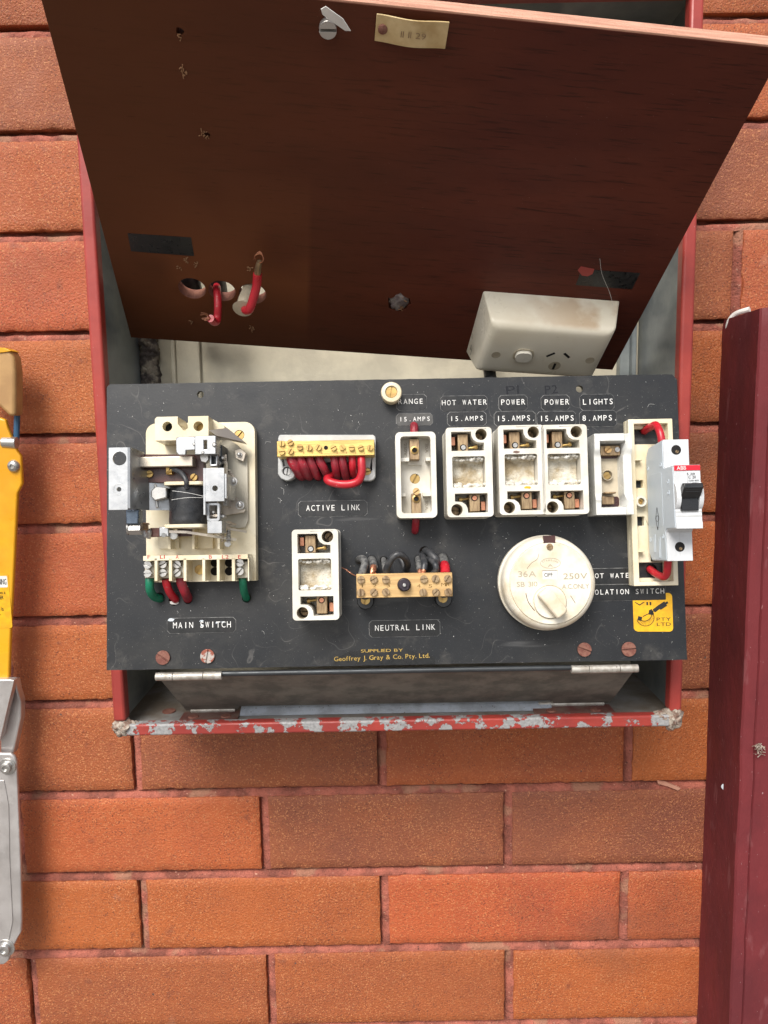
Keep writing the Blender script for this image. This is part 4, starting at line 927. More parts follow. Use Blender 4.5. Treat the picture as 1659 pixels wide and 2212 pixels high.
# ================================================================== breaker base and breaker
BWH = 12
K = lambda x, y, w=BWH: at(B, 'M', x, y, w)
u0, v0, u1, v1 = rect(B, 'M', 265, 125, 778, 2048, BWH); w_, h_ = u1-u0, v1-v0
U = lambda a: u0+w_*a
Vv = lambda b: v1-h_*b
t = thing('breaker_base', 'long cream plastic mounting base behind the grey circuit breaker', 'mounting base', B, ((u0+u1)/2, (v0+v1)/2, 0))
top = [(U(.17),Vv(.145)),(U(.78),Vv(.145)),(U(.78),Vv(.05)),(U(.17),Vv(.05))]; bt = [(U(.17),Vv(.955)),(U(.78),Vv(.955)),(U(.78),Vv(.862)),(U(.17),Vv(.862))]
inn = [(U(.13),Vv(.975)),(U(.89),Vv(.975)),(U(.89),Vv(.028)),(U(.13),Vv(.028))]
m = MB(); m.plate([(u0,v0),(u1,v0),(u1,v1),(u0,v1)], 5, BWH, [inn]); m.plate([(u0,v0),(u1,v0),(u1,v1),(u0,v1)], 0, 5, [top, bt, rrect(U(.14), Vv(.41), U(.35), Vv(.365), .5), rrect(U(.14), Vv(.64), U(.35), Vv(.585), .5)])
for x, y, x2, y2 in ((.1,.24,.3,.25),(.1,.79,.28,.80)): m.box(U(x), Vv(y2), U(x2), Vv(y), 4.9, 11)
m.build('base_frame', 'cream', t, bevel=.5)
p = K(385, 1075, 12); m = MB(); m.lathe((p[0], p[1]), [(4.2, 5), (4.2, 11.5), (3.8, 12), (2.5, 12), (2.4, 9)], 26); m.build('screw_boss', 'plastic', t, smooth=50)
m = MB(); m.lathe((p[0]-.6, p[1]), [(2.3, 8), (2.3, 10.5), (1.2, 10.7), (1.0, 9.5)], 20); m.build('brass_insert', 'brass', t)
# breaker
f1 = rect(B, 'M', 660, 362, 950, 1760, 44)
uL = f1[0]; uR = uL+17.6
K4 = lambda y, w: at(B, 'M', 800, y, w)[1]
vt, vb = K4(362, 44), K4(1762, 44); c1, c2 = K4(657, 62), K4(1392, 62)
t = thing('circuit_breaker', 'grey circuit breaker with red brand band and black toggle at the right of the board', 'circuit breaker', B, ((uL+uR)/2, (vt+vb)/2, 0))
def prof_plate(pts, ua, ub):                              # outline in (v,w), extruded along u
    m = MB(); T = Matrix(((0,0,1,0),(1,0,0,0),(0,1,0,0),(0,0,0,1))); m.plate(pts, ua, ub, T=T); return m
ol = [(vb, 42), (vb, 14), (vb+6, 9), (vt-8, 9), (vt-2, 14), (vt, 42), (vt, 44), (c1+1.5, 44), (c1, 45.5), (c1, 61.6), (c2+4.6, 62), (c2+4.6, 62.5), (c2, 62.5), (c2, 46), (c2-2, 44), (vb, 44)]
m = prof_plate(ol, uL, uR)
body = m.build('breaker_body', 'mcb', t, bevel=.45)
side_ = [(v+(.6 if v < (vt+vb)/2 else -.6), w-(.6 if w > 20 else -.6)) for v, w in ol]
m = prof_plate([(vb+.7, 43.2), (vb+.7, 14.5), (vb+6.4, 9.7), (vt-8.4, 9.7), (vt-2.6, 14.5), (vt-.7, 43.2), (c1+1, 43.3), (c1-.7, 44.8), (c1-.7, 60.8), (c2+.8, 61.4), (c2+.8, 45.6), (c2-1.4, 43.3)], uL-.5, uL-.002)
sp = m.build('side_cover', 'mcbside', t, bevel=.2)  # shaded side of the breaker, its sky tint put into the colour
m = MB()
for v_, w_2 in ((vt-17, 39), (vt-17, 13), (vt-30, 52), (vb+17, 39), (vb+15, 13), (c2+25, 52)):
    T = Matrix(((0,0,1,0),(1,0,0,0),(0,1,0,0),(0,0,0,1))); m.plate(circ(v_, w_2, 1.7, 18), uL-.8, uL-.45, [circ(v_, w_2, 1.0, 14)], T=T)
T = Matrix(((0,0,1,0),(1,0,0,0),(0,1,0,0),(0,0,0,1)))
for a in ((vb+6, 20, vb+19, 23.4), (vb+2, 30, vb+17, 33.2)): m.plate([(a[0],a[1]),(a[2],a[1]),(a[2],a[3]),(a[0],a[3])], uL-.72, uL-.45, [[(a[0]+.6,a[1]+.6),(a[2]-.6,a[1]+.6),(a[2]-.6,a[3]-.6),(a[0]+.6,a[3]-.6)]], T=T)
m.plate(rrect(vb+24, 14, vt-22, 40, 2), uL-.62, uL-.45, T=T)
m.build('side_details', 'mcbside', sp, bevel=.1)
m = MB(); dv = vb+30; pts = [(uL-.66, dv-8, 29), (uL-.66, dv, 32.3), (uL-.66, dv+8, 29), (uL-.66, dv, 25.7), (uL-.66, dv-8, 29)]
for a, b in zip(pts[:-1], pts[1:]): m.tube([a, b], .2, n=5)
ci = circ(dv, 29, 2.2, 16); 
for i in range(16): a, b = ci[i], ci[(i+1) % 16]; m.tube([(uL-.66, a[0], a[1]), (uL-.66, b[0], b[1])], .14, n=4)
m.build('approval_mark', 'black_ink', sp)
cu = (uL+uR)/2
for y in (482, 1600):
    p = (cu, K4(y, 44)); m = MB(); m.lathe(p, [(3.4, 44.02), (3.3, 44.05)], 26); m.cyl((*p, 43.9), (*p, 44.12), 3.4, n=26); o = m.build('terminal_hole', 'hole', t)
    m = MB(); m.screw((p[0]+.5, p[1]-1.2), 1.1, 44.1, 44.3, 60, .2); m.build('hole_screw', 'oldbrass', o)
m = MB()
m.box(cu-.09, vt-26, cu+.09, vt-.5, 44, 44.06); m.box(cu-.09, vb+.5, cu+.09, vb+20, 44, 44.06)
m.box(cu-.09, c2+14, cu+.09, c2+27, 62, 62.08); m.box(uL+.2, c2+8, uR-.2, c2+8.9, 62, 62.12); m.box(uL+.2, c2+11, uR-.2, c2+11.7, 62, 62.1); m.box(cu-.09, c1-17, cu+.09, c1-5, 62.0, 62.05)
m.build('seam_lines', 'grey', body)
m = MB(); m.box(uL+.1, c1-3.7, uR-.1, c1-.2, 61.8, 62.14); bn = m.build('red_band', 'mcbred', body)
m = MB(); m.text('ABB', uL+1.8, c1-3.2, uL+8, 2.4, 62.25, th=.08); m.build('band_lettering', 'white_ink', bn)
m = MB()
for st, x0, x1, dy, h in (('S 201', 9.7, 13.8, 6.8, 1.3), ('C 20', 10.6, 14.4, 9.1, 1.6), ('~230/400', 10.0, 16.2, 11, .85), ('6000', 12.6, 15.3, 13.2, .9)):
    m.text(st, uL+x0-1.2, c1-dy, uL+x1, h*1.15, 62.12, th=.05)
for a in ((11.9, 13.6, 16.1, 13.5), (11.9, 11.9, 16.1, 11.8)): m.box(uL+a[0], c1-a[1], uL+a[2], c1-a[3], 62, 62.1)
m.build('face_lettering', 'black_ink', body)
# toggle with its round cheeks
tv = K4(1010, 64)
m = MB(); T2 = Matrix(((0,0,1,0),(1,0,0,0),(0,1,0,0),(0,0,0,1)))
for a, b in ((uL-.2, uL+3.0), (uR-2.6, uR+.3)): m.plate([(tv+10.6*math.cos(q), 57+9*math.sin(q)) for q in [math.pi*i/16 for i in range(17)]], a, b, T=T2)
m.build('toggle_cheeks', 'mcb', t, bevel=.6)
m = MB(); m.box(uL+3.2, tv-10, uR-2.8, tv+6, 58, 64); tg = m.build('toggle_well', 'blackplastic', t, bevel=.4)
m = prof_plate([(tv-1, 62), (tv+2, 62), (tv+8, 68), (tv+7.6, 71), (tv+4.5, 71.5), (tv-2, 65)], uL+2.6, uR-2.2); m.build('toggle_lever', 'blackplastic', t, bevel=.5)
m = MB(); 
for i in range(3): m.box(uL+4, tv+2.2+i*1.3, uR-3.6, tv+2.7+i*1.3, 67+i*1.4, 69.4+i*1.2)
m.build('lever_ribs', 'darkmetal', t)
GM = 'red wires of the circuit breaker'
q = [(415,275,-6),(420,262,2),(450,240,8),(500,215,16),(550,195,21),(590,260,26),(612,340,28),(620,420,28)]; m = MB(); m.tube([(*at(B,'M',x,y,w), w) for x, y, w in q], 2.7, n=14)
o = m.build('red_wire', 'redwirehot', fr=B, org=(*at(B,'M',415,275,0), 0)); tag(o, 'red wire entering the top of the grey circuit breaker', 'wire', GM)
q = [(490,1870,-6),(485,1858,2),(520,1885,8),(580,1925,14),(640,1945,19),(672,1915,22),(685,1850,26),(690,1730,28)]; m = MB(); m.tube([(*at(B,'M',x,y,w), w) for x, y, w in q], 2.7, n=14)
o = m.build('red_wire', 'redwirehot', fr=B, org=(*at(B,'M',490,1870,0), 0)); tag(o, 'red wire leaving the bottom of the grey circuit breaker', 'wire', GM)

# ================================================================== main switch (stripped contactor)
K = lambda x, y, w: at(B, 'A', x, y, w)
RA = lambda x0, y0, x1, y1, w: rect(B, 'A', x0, y0, x1, y1, w)
t = thing('main_switch', 'cream based main switch with exposed metal mechanism and black taped coil', 'main switch', B, (*K(980, 980, 0), 0))
b0 = RA(472, 214, 1502, 1712, 10); tp = 17
cr = mm(B, 'A', 95, 10)
ol = [(b0[0], b0[1]), (b0[2], b0[1])]+[(b0[2]-cr+cr*math.cos(a), b0[3]-cr+cr*math.sin(a)) for a in [math.pi/2*i/6 for i in range(7)]]+[(b0[0]+cr-cr*math.sin(a), b0[3]-cr+cr*math.cos(a)) for a in [math.pi/2*i/6 for i in range(7)]]
bs = K(1350, 330, 10); bh = K(1440, 890, 10)
m = MB(); m.plate(ol, 0, 10, [circ(*bs, 3.8, 22)])
pb = RA(555, 155, 1060, 378, 34); n0 = K(770, 155, 34)[0]; n1 = K(868, 155, 34)[0]; nb = K(800, 290, 34)[1]
c1_, c2_ = K(672, 250, 34), K(965, 247, 34)
m.plate([(pb[0], pb[1]), (pb[2], pb[1]), (pb[2], pb[3]), (n1, pb[3]), (n1, nb+2), (n1-2.5, nb), (n0+4, nb), (n0, nb+5), (n0, pb[3]), (pb[0]+1.5, pb[3]), (pb[0], pb[3]-1.5)], 8, 34, [circ(*c1_, 3.5, 24), circ(*c2_, 3.5, 24)])
m.plate([K(1060, 160, 20), K(1235, 262, 10), K(1240, 330, 10), K(1060, 330, 20)], 8, 20)
for x in (680, 905, 1145): r4 = RA(x, 1200, x+22, 1405, 24); m.box(*r4, 10, 24)
for x0, x1 in ((585, 780), (920, 1100)): r4 = RA(x0, 1210, x1, 1400, 14); m.box(*r4, 10, 14)
hd = RA(445, 1462, 1430, 1506, 28); m.box(*hd, 10, 28)
for x0, x1 in ((552, 578), (688, 714), (826, 852), (1003, 1028), (1140, 1164), (1282, 1308), (1432, 1442)):
    r4 = RA(x0, 1500, x1, 1705, 28); m.box(r4[0], r4[1], r4[2], r4[3]+.5, 10, 28)
base = m.build('base', 'cream', t, bevel=.6, seg=3)
for p, mt, d in ((c1_, 'hole', 26), (c2_, 'brass', 24)): q = MB(); q.cyl((*p, d-1), (*p, d), 3.4); q.build('post_hole', mt, base)
m = MB(); m.screw(bs, 3.4, 5, 9.6, 50, .1); m.build('mounting_screw', 'brass', t)
m = MB()
for x, y, r in ((1115,1535,40),(1115,1615,40),(1250,1535,40),(1250,1615,40)): p = K(x, y, 12); m.cyl((*p, 10), (*p, 10.3), 3.1)
m.build('screw_holes', 'hole', base)
p = K(972, 1600, 12); m = MB(); m.screw(p, 3.6, 10, 10.9, 60, .1); m.build('mounting_screw', 'brass', t)
m = MB()
for st, x, w_2 in (('F', 486, 26), ('L1', 603, 46), ('A', 752, 28), ('B', 1064, 30), ('L2', 1188, 62), ('E', 1340, 26)):
    a = K(x, 1496, 28); b = K(x+w_2, 1496, 28); m.text(st, a[0], a[1], b[0], mm(B, 'A', 34, 28), 28.2, th=.1)
m.build('terminal_lettering', 'red_ink', base)
for x0, x1, sy, sx in ((450, 540, 1555, 484), (586, 682, 1550, 628), (722, 822, 1550, 762), (1320, 1430, 1535, 1355)):
    r4 = RA(x0, 1520, x1, 1680, 22); m = MB(); m.box(*r4, 10, 20); blk = m.build('terminal', 'beigemetal', t, bevel=.5)
    for k in (0, 1): q = MB(); q.screw(K(sx, sy+k*80, 24), mm(B, 'A', 37, 24), 20, 24, random.uniform(-50, 50), .12); q.build('terminal_screw', 'steel', blk, bevel=.3)
# metal frame plate
pts = [K(*q, 14) for q in ((1010, 400), (1200, 340), (1330, 420), (1425, 520), (1435, 1130), (1405, 1200), (1330, 1210), (1010, 1150))]
m = MB(); m.plate(pts, 11, 13); m.build('frame_plate', 'beigemetal', t, bevel=.3)
for x, y, r, h in ((1345,512,22,22),(1350,990,36,24),(1285,765,36,34)):
    p = K(x, y, h); m = MB(); m.lathe(p, [(mm(B,'A',r*1.2,h), h-4), (mm(B,'A',r*1.2,h), h-2.6), (mm(B,'A',r*.75,h), h-2.6), (mm(B,'A',r*.7,h), h), (mm(B,'A',r*.3,h), h+.4)], 22); m.build('pivot_nut', 'steel', t, bevel=.2)
m = MB(); m.plate([K(*q, 20) for q in ((1300, 470), (1360, 455), (1410, 495), (1385, 580), (1310, 545))], 17, 18.2); m.plate([K(*q, 18) for q in ((1190, 905), (1310, 905), (1410, 1035), (1395, 1060), (1185, 1095))], 16, 17.6)
m.plate([K(*q, 30) for q in ((1195, 520), (1228, 510), (1240, 640), (1305, 720), (1310, 800), (1260, 820), (1215, 780))], 28, 29.6); m.build('link_plates', 'nickel', t, bevel=.3)
# grey wedge shield, sloping down to the right
A_, B_, C_, D_ = K(1065, 285, 40), K(1235, 262, 32), K(1405, 398, 26), K(1130, 335, 38)
m = MB(); m.add([(*A_, 40), (*B_, 32), (*C_, 26), (*D_, 38), (A_[0], A_[1]-.3, 30), (B_[0], B_[1]-.3, 22), (C_[0], C_[1]-.3, 16), (D_[0], D_[1]-.3, 28)], [(0,1,2,3),(7,6,5,4),(0,4,5,1),(1,5,6,2),(2,6,7,3),(3,7,4,0)]); m.build('shield_plate', 'nickel', t, bevel=.2)
m = MB(); m.plate([K(*q, 48) for q in ((752, 358), (775, 345), (935, 342), (935, 470), (850, 475), (845, 515), (775, 515), (755, 490))], 46, 48)
r4 = RA(930, 336, 1130, 515, 50); ho = RA(1015, 380, 1045, 465, 50); m.plate([(r4[0],r4[1]),(r4[2],r4[1]),(r4[2],r4[3]),(r4[0],r4[3])], 48, 50, [[(ho[0],ho[1]),(ho[2],ho[1]),(ho[2],ho[3]),(ho[0],ho[3])]])
m.box(r4[2]-1.2, r4[1], r4[2], r4[3], 30, 50); m.box(r4[0], r4[1], r4[2], r4[1]+1.2, 40, 50)
r4 = RA(1070, 515, 1145, 625, 44); m.plate([(r4[0],r4[1]),(r4[2],r4[1]),(r4[2],r4[3]),(r4[0],r4[3])], 38, 44, [[(r4[0]+1.2,r4[1]+1.5),(r4[2]-1.2,r4[1]+1.5),(r4[2]-1.2,r4[3]-.5),(r4[0]+1.2,r4[3]-.5)]])
m.build('latch_bracket', 'steelflat', t, bevel=.5)
m = MB(); r4 = RA(1080, 530, 1130, 610, 40); m.box(*r4, 30, 39); m.box(*RA(1150, 430, 1200, 640, 30), 14, 34); m.build('latch_core', 'darkmetal', t, bevel=.3)
for x, y, r, h in ((925,415,16,49),(1115,420,22,51),(1140,410,18,40),(1195,545,18,36),(1235,655,16,34),(1195,1095,20,44),(1008,495,16,50)): p = K(x, y, h); m = MB(); m.lathe(p, [(mm(B,'A',r,h), h-6), (mm(B,'A',r,h), h), (mm(B,'A',r*.6,h), h+.6)], 18); m.build('rivet', 'steel', t)
# bakelite strip with bar and terminals
pts = [K(*q, 33) for q in ((400, 510), (1020, 516), (1022, 745), (1000, 782), (400, 778))]
m = MB(); m.plate(pts, 27, 33); m.build('insulating_strip', 'bakelite', t, bevel=.4)
m = MB(); r4 = RA(385, 530, 912, 630, 42); m.box(r4[0], r4[1], r4[2], r4[3], 38, 42); m.box(r4[2]-1.4, r4[1]+.6, r4[2], r4[3]-.6, 20, 38); m.build('contact_bar', 'nickel', t, bevel=1.0, seg=3)
for x, y, a in ((503,697,10),(922,727,50)): m = MB(); m.screw(K(x, y, 34.5), mm(B,'A',34,34), 33, 34.8, a, .12); m.build('strip_screw', 'brass', t, bevel=.2)
m = MB(); m.box(*RA(655, 635, 715, 700, 38), 33, 37.5); m.cyl((*K(665, 690, 37), 37), (*K(715, 660, 39), 39), 1.0); m.build('solder_lug', 'brass', t, bevel=.3)
q = [(705, 650, 37), (760, 665, 39), (815, 700, 43), (850, 760, 45), (855, 830, 43)]; m = MB(); m.tube([(*K(x, y, w), w) for x, y, w in q], 1.8); m.build('coil_lead', 'blackwire', t)
# left bracket, a bent steel sheet
fc4 = RA(120, 448, 298, 1035, 60); hA = K(222, 552, 60); hB = K(217, 842, 60); HB = mm(B, 'A', 66, 60)
m = MB(); m.plate([(fc4[0],fc4[1]),(fc4[2],fc4[1]),(fc4[2],fc4[3]),(fc4[0],fc4[3])], 58.4, 60, [circ(*hA, HB, 28), circ(*hB, 1.6, 14)])
ue = K(700, 900, 30)[0]
m.sheet([(fc4[2]-.3, 60), (fc4[2]+1.4, 59.4), (fc4[2]+2.4, 57.5), (fc4[2]+2.8, 44), (fc4[2]+6, 32), (ue, 28)], fc4[1]+1, fc4[3]-13, -1.6)
m.sheet([(fc4[2]-.3, 60), (fc4[2]+1.4, 59.4), (fc4[2]+2.4, 57.5), (fc4[2]+3.0, 34)], fc4[3]-13, fc4[3], -1.6)
m.build('side_bracket', 'steelflat', t, bevel=.3)
m = MB(); m.tube([(x, y, 60.02) for x, y in circ(hB[0], hB[1], mm(B,'A',52,60), 24)[2:20]], .22, n=5, sub=2); m.build('punch_mark', 'grey', t)
m = MB(); m.box(*RA(278, 1030, 400, 1172, 46), 36, 46); m.build('magnet_core', 'bluesteel', t, bevel=.8)
m = MB(); a = K(285, 1215, 44); m.cyl((a[0]+1, a[1], 40), (a[0]+9.5, a[1], 40), 4.4, n=6); m.cyl((a[0], a[1]+.6, 40), (a[0]+1.5, a[1]+.6, 40), 4.9, 4.6, n=20); m.build('hex_nut', 'steel', t, bevel=.3)
def coil(m, a, b, R_c, turns, r):
    a, b = Vector(a), Vector(b); d = (b-a).normalized(); x = d.orthogonal().normalized(); y = d.cross(x); n = int(turns*10)
    m.tube([a+(b-a)*i/n+x*R_c*math.cos(i*.6283)+y*R_c*math.sin(i*.6283) for i in range(n+1)], r, n=6, sub=2)
m = MB(); coil(m, (*K(400, 1188, 38), 36), (*K(490, 1195, 34), 33), 2.4, 7, .42); m.build('spring', 'oldbrass', t)
m = MB(); coil(m, (*K(1243, 1225, 34), 32), (*K(1245, 1335, 34), 32), 1.5, 7, .4); m.build('spring', 'steel', t)
m = MB(); r4 = RA(505, 1205, 592, 1290, 30); m.box(*r4, 22, 29); m.build('contact_pad', 'rusthinge', t, bevel=.4)
m = MB(); m.box(*RA(590, 1195, 682, 1288, 36), 24, 35); m.box(*RA(440, 1238, 505, 1292, 28), 16, 26); m.build('contact_block', 'steelflat', t, bevel=.6)
m = MB(); m.tube([(*K(470, 1225, 32), 30), (*K(500, 1240, 32), 31), (*K(492, 1300, 30), 29)], 1.7); m.cyl((*K(632, 1272, 36), 35), (*K(632, 1272, 38), 36.5), 1.6); m.cyl((*K(720, 1275, 32), 24), (*K(720, 1275, 34), 31), 2.8); m.cyl((*K(1235, 1355, 26), 22), (*K(1235, 1355, 30), 28), 2.4, n=6); m.build('bolts', 'steel', t, bevel=.2)
m = MB(); m.plate([K(*q, 42) for q in ((975, 520), (1060, 520), (1062, 560), (1035, 592), (990, 580))], 36, 42); m.cyl((*K(1150, 600, 36), 20), (*K(1150, 600, 36), 37), 2.2); m.box(*RA(1195, 835, 1232, 1000, 34), 14, 33); m.cyl((*K(1120, 1060, 40), 40), (*K(1120, 1060, 40), 45), 1.2); m.build('catch_pieces', 'steel', t, bevel=.4)
m = MB(); m.sheet([(K(1212,560,30)[0], 30), (K(1225,560,36)[0], 38), (K(1250,560,36)[0], 40)], K(1212,800,34)[1], K(1212,600,34)[1], .9); m.tube([(*K(1180,1190,36), 36), (*K(1230,1150,36), 37), (*K(1320,1172,30), 30)], .6); m.tube([(*K(1200,1270,34), 34), (*K(1190,1330,30), 30)], .9); m.build('trip_lever', 'nickel', t)
m = MB(); m.tube([(*K(700, 850, 52), 46.5), (*K(850, 870, 52), 46.8), (*K(1015, 905, 50), 43)], .16, n=4); m.tube([(*K(690, 935, 50), 44), (*K(850, 915, 52), 47), (*K(1010, 915, 50), 43)], .14, n=4); m.build('thread_lines', 'white_ink', t)
# leaf arms
def leaf(m, pts, hw, th=.9):
    q = [Vector((*K(x, y, w), w)) for x, y, w in pts]
    for a, b in zip(q[:-1], q[1:]):
        d = (b-a); n_ = Vector((-d.y, d.x, 0)).normalized()*hw; z_ = Vector((0, 0, th))
        v = [a-n_-z_, a+n_-z_, b+n_-z_, b-n_-z_, a-n_, a+n_, b+n_, b-n_]; m.add(v, [(3,2,1,0),(4,5,6,7),(0,1,5,4),(1,2,6,5),(2,3,7,6),(3,0,4,7)])
m = MB(); leaf(m, ((690, 1240, 38), (850, 1245, 38), (1050, 1275, 36), (1320, 1318, 30)), .9); leaf(m, ((1190, 1160, 38), (1260, 1215, 34), (1418, 1242, 28)), .8); leaf(m, ((1185, 1190, 36), (1310, 1168, 28)), .5); leaf(m, ((675, 1198, 30), (900, 1205, 30), (1015, 1190, 32)), .8)
leaf(m, ((1060, 1225, 33), (1290, 1330, 27)), .5); m.build('leaf_arms', 'nickel', t)
m = MB(); m.box(*RA(760, 1215, 900, 1285, 26), 18, 25); m.build('contact_carrier', 'bakelite', t, bevel=.4)
# taped coil
ca, cb_ = K(848, 812, 36), K(848, 1172, 36); Rc = mm(B, 'A', 176, 33)
m = MB(); 
n = 36; vv = []; ff = []
for j in range(15):
    y = ca[1]+(cb_[1]-ca[1])*j/14
    for i in range(n):
        a = 2*math.pi*i/n; rr = Rc*(1+.02*noise.noise(Vector((math.cos(a)*2, math.sin(a)*2, j*.5)))-(.03 if j in (0, 14) else 0)); vv.append((ca[0]+rr*math.cos(a), y, 31+.82*rr*math.sin(a)))
for j in range(14):
    for i in range(n): a = j*n+i; b = j*n+(i+1) % n; ff.append((a, b, b+n, a+n))
m.add(vv, ff); m.build('coil', 'blacktape', t, smooth=80)
m = MB()
for y, s in ((ca[1]+.2, 2.4), (cb_[1]-2.6, 2.4)):
    T = Matrix(((1,0,0,0),(0,0,1,0),(0,1,0,0),(0,0,0,1))); m.plate(rrect(ca[0]-Rc-.8, 16, ca[0]+Rc+.8, 44.6, 4), y, y+s, T=T)
m.build('coil_cheeks', 'cream', t, bevel=.3)
m = MB(); r4 = RA(515, 828, 668, 950, 40); m.plate([(r4[0], r4[1]+3), (r4[0]+3, r4[1]), (r4[2], r4[1]+2), (r4[2], r4[3]), (r4[0]+3, r4[3]+1), (r4[0], r4[3]-2)], 32, 40); m.cyl((*K(553, 790, 36), 35), (*K(575, 1020, 36), 35), .9); m.build('armature_block', 'steel', t, bevel=.8)
# right hand bracket in front of the coil
r4 = RA(1030, 640, 1208, 955, 56); hc = K(1122, 832, 56); m = MB(); m.plate([(r4[0],r4[1]),(r4[2],r4[1]),(r4[2],r4[3]),(r4[0],r4[3])], 54.5, 56, [circ(*hc, 1.9, 16)]); m.box(r4[0]-1.4, r4[1]-9, r4[0], r4[3], 20, 56); m.box(r4[2], r4[1]+2, r4[2]+1.4, r4[3]-4, 24, 55)
r4 = RA(1045, 970, 1165, 1140, 50); m.plate(rrect(r4[0], r4[1], r4[2], r4[3], 1.5), 44, 50, [rrect(r4[0]+1.6, r4[1]+1.6, r4[2]-1.6, r4[3]-1.6, .8)])
r4 = RA(1050, 1142, 1186, 1255, 52); m.box(r4[0], r4[1], r4[2], r4[3], 38, 52)
m.build('coil_bracket', 'steelflat', t, bevel=.5)
m = MB(); m.cyl((*K(1060, 1095, 42), 42), (*K(1205, 1085, 42), 42), 1.7); m.build('pivot_pin', 'nickel', t)
m = MB(); m.tube([(x, y, 56.02) for x, y in circ(hc[0], hc[1], 3.4, 24)[1:21]], .18, n=5, sub=2); m.build('punch_mark', 'grey', t)
# its four wires
GC = 'insulated wires under the main switch'
def mw(pts, r, mt, name, lab):
    q = [(*K(x, y, w), w) for x, y, w in pts]; m = MB(); m.tube(q, r, n=14); e = pts[-1]
    o = m.build(name, mt, fr=B, org=(*K(e[0], e[1], 0), 0)); return tag(o, lab, 'wire', GC)
mw([(507,1660,15),(505,1720,16),(510,1790,14),(545,1850,8),(600,1870,2),(605,1868,-6)], 3.1, 'greenwire', 'green_wire', 'green wire from the left terminal of the main switch')
mw([(655,1690,15),(670,1750,14),(700,1820,9),(745,1875,2),(745,1880,-6)], 2.9, 'redwirehot', 'red_wire', 'thinner red wire with frayed top, second under the main switch')
mw([(795,1670,15),(805,1730,15),(835,1800,12),(862,1860,3),(865,1880,-6)], 3.4, 'redwire', 'red_wire', 'thick dark red wire, third under the main switch')
mw([(1380,1650,15),(1385,1720,15),(1395,1800,10),(1415,1860,2),(1420,1865,-6)], 2.8, 'greenwire', 'green_wire', 'green wire from the right terminal of the main switch')
p = K(735, 1910, 0); m = MB(); m.plate([(a+random.uniform(-.5,.5), b+random.uniform(-.4,.4)) for a, b in circ(*p, 3.2, 12, 0, 1.6)], 0, .3); o = m.build('plaster_chip', 'paper', fr=B, org=(*p, 0)); tag(o, 'white plaster chip at the hole of the frayed red wire', 'chip')

# ================================================================== raised plywood panel
PL = (pp(218.3, 23.9, 39.3)-pp(-224.1, -9.4, 73.6)).length; PH = (pp(-193.9, -245.2, 253.1)-pp(-224.1, -9.4, 73.6)).length
TH = 10
pn = thing('plywood_panel', 'dark stained plywood panel propped open above the black board', 'panel', P, (PL/2, 0, -TH))
K = lambda z, x, y, w=0: at(P, z, x, y, w)
hl = []
big = [K('H', 692, 628), K('H', 950, 650), K('H', 1215, 675)]
for p in big: hl.append(circ(*p, 10.5, 30))
for z, x, y, r in (('T', 613, 132, 2.2), ('T', 725, 560, 2.0), ('H', 685, 915, 1.3), ('T', 1228, 60, 3)): hl.append([(a+random.uniform(-.3,.3), b+random.uniform(-.3,.3)) for a, b in circ(*K(z, x, y), r, 12)])
plug = K('O', 205, 245); hl.append([(a+random.uniform(-1.6,1.6), b+random.uniform(-2.4,2.4)) for a, b in circ(*plug, 9, 16)])
m = MB(); m.plate([(0, 0), (PL, 0), (PL, PH), (0, PH)], -TH+.01, 0, hl)
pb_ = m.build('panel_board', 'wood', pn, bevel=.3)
m = MB(); m.box(.3, PH-.2, PL-.3, PH+1.2, -TH, -.3); m.build('raw_edge', 'woodedge', pn, bevel=.3)
m = MB()
for p in big:
    n = 30; v = []; f = []
    for i in range(n): a = 2*math.pi*i/n; v += [(p[0]+10.45*math.cos(a), p[1]+10.45*math.sin(a), -.4), (p[0]+10.45*math.cos(a), p[1]+10.45*math.sin(a), -TH+.2)]
    for i in range(n): j = (i+1) % n; f.append((2*i, 2*i+1, 2*j+1, 2*j))
    m.add(v, f)
m.build('hole_lining', 'woodhole', pn)
m = MB(); m.plate([(a+random.uniform(-1,1), b+random.uniform(-2,2)) for a, b in circ(*plug, 8.2, 14)], -8, -2.0); lump(m, (plug[0]-.6, plug[1]+1, -2), 6.5, .35, 4, sx=1, sy=1.5, sz=.5)
m.build('putty_plug', 'plug', pn, smooth=80)
m = MB()
def splint(m, z, x, y, n, s):
    p = K(z, x, y)
    for i in range(n): a = random.random()*6.28; L_ = random.uniform(.3, .9)*s; q = (p[0]+random.uniform(-.8,.8)*s, p[1]+random.uniform(-1.3,1.3)*s); m.tube([(q[0], q[1], .1), (q[0]+L_*math.cos(a), q[1]+L_*1.2*math.sin(a), random.uniform(.2, .8))], random.uniform(.2, .45), n=5)
for z, x, y, n, s in (('H',640,375,12,1.6),('H',728,415,14,1.6),('H',580,442,10,1.6),('H',1188,455,14,1.8),('H',1215,970,12,2.2),('T',630,290,16,2.2),('T',613,150,9,1.3),('T',725,562,10,1.8),('H',685,915,8,1.2),('O',205,250,14,4),('T',700,548,3,2.5)): splint(m, z, x, y, n, s)
o = m.build('splinters', 'frass', pn); o['kind'] = 'stuff'
def ptape(corners, z, lab, mt='tape'):
    q = [K(z, *c) for c in corners]; m = MB(); m.plate(q, 0, .25); o = m.build('insulating_tape', mt, fr=P, org=(*q[0], 0)); return tag(o, lab, 'tape', 'black tape pieces on the plywood')
ptape(((135,148),(683,185),(710,345),(165,303)), 'H', 'black tape rectangle on the left of the plywood panel')
ptape(((1150,68),(1452,88),(1410,172),(1118,150)), 'O', 'black tape piece above the power outlet, near the right of the plywood')
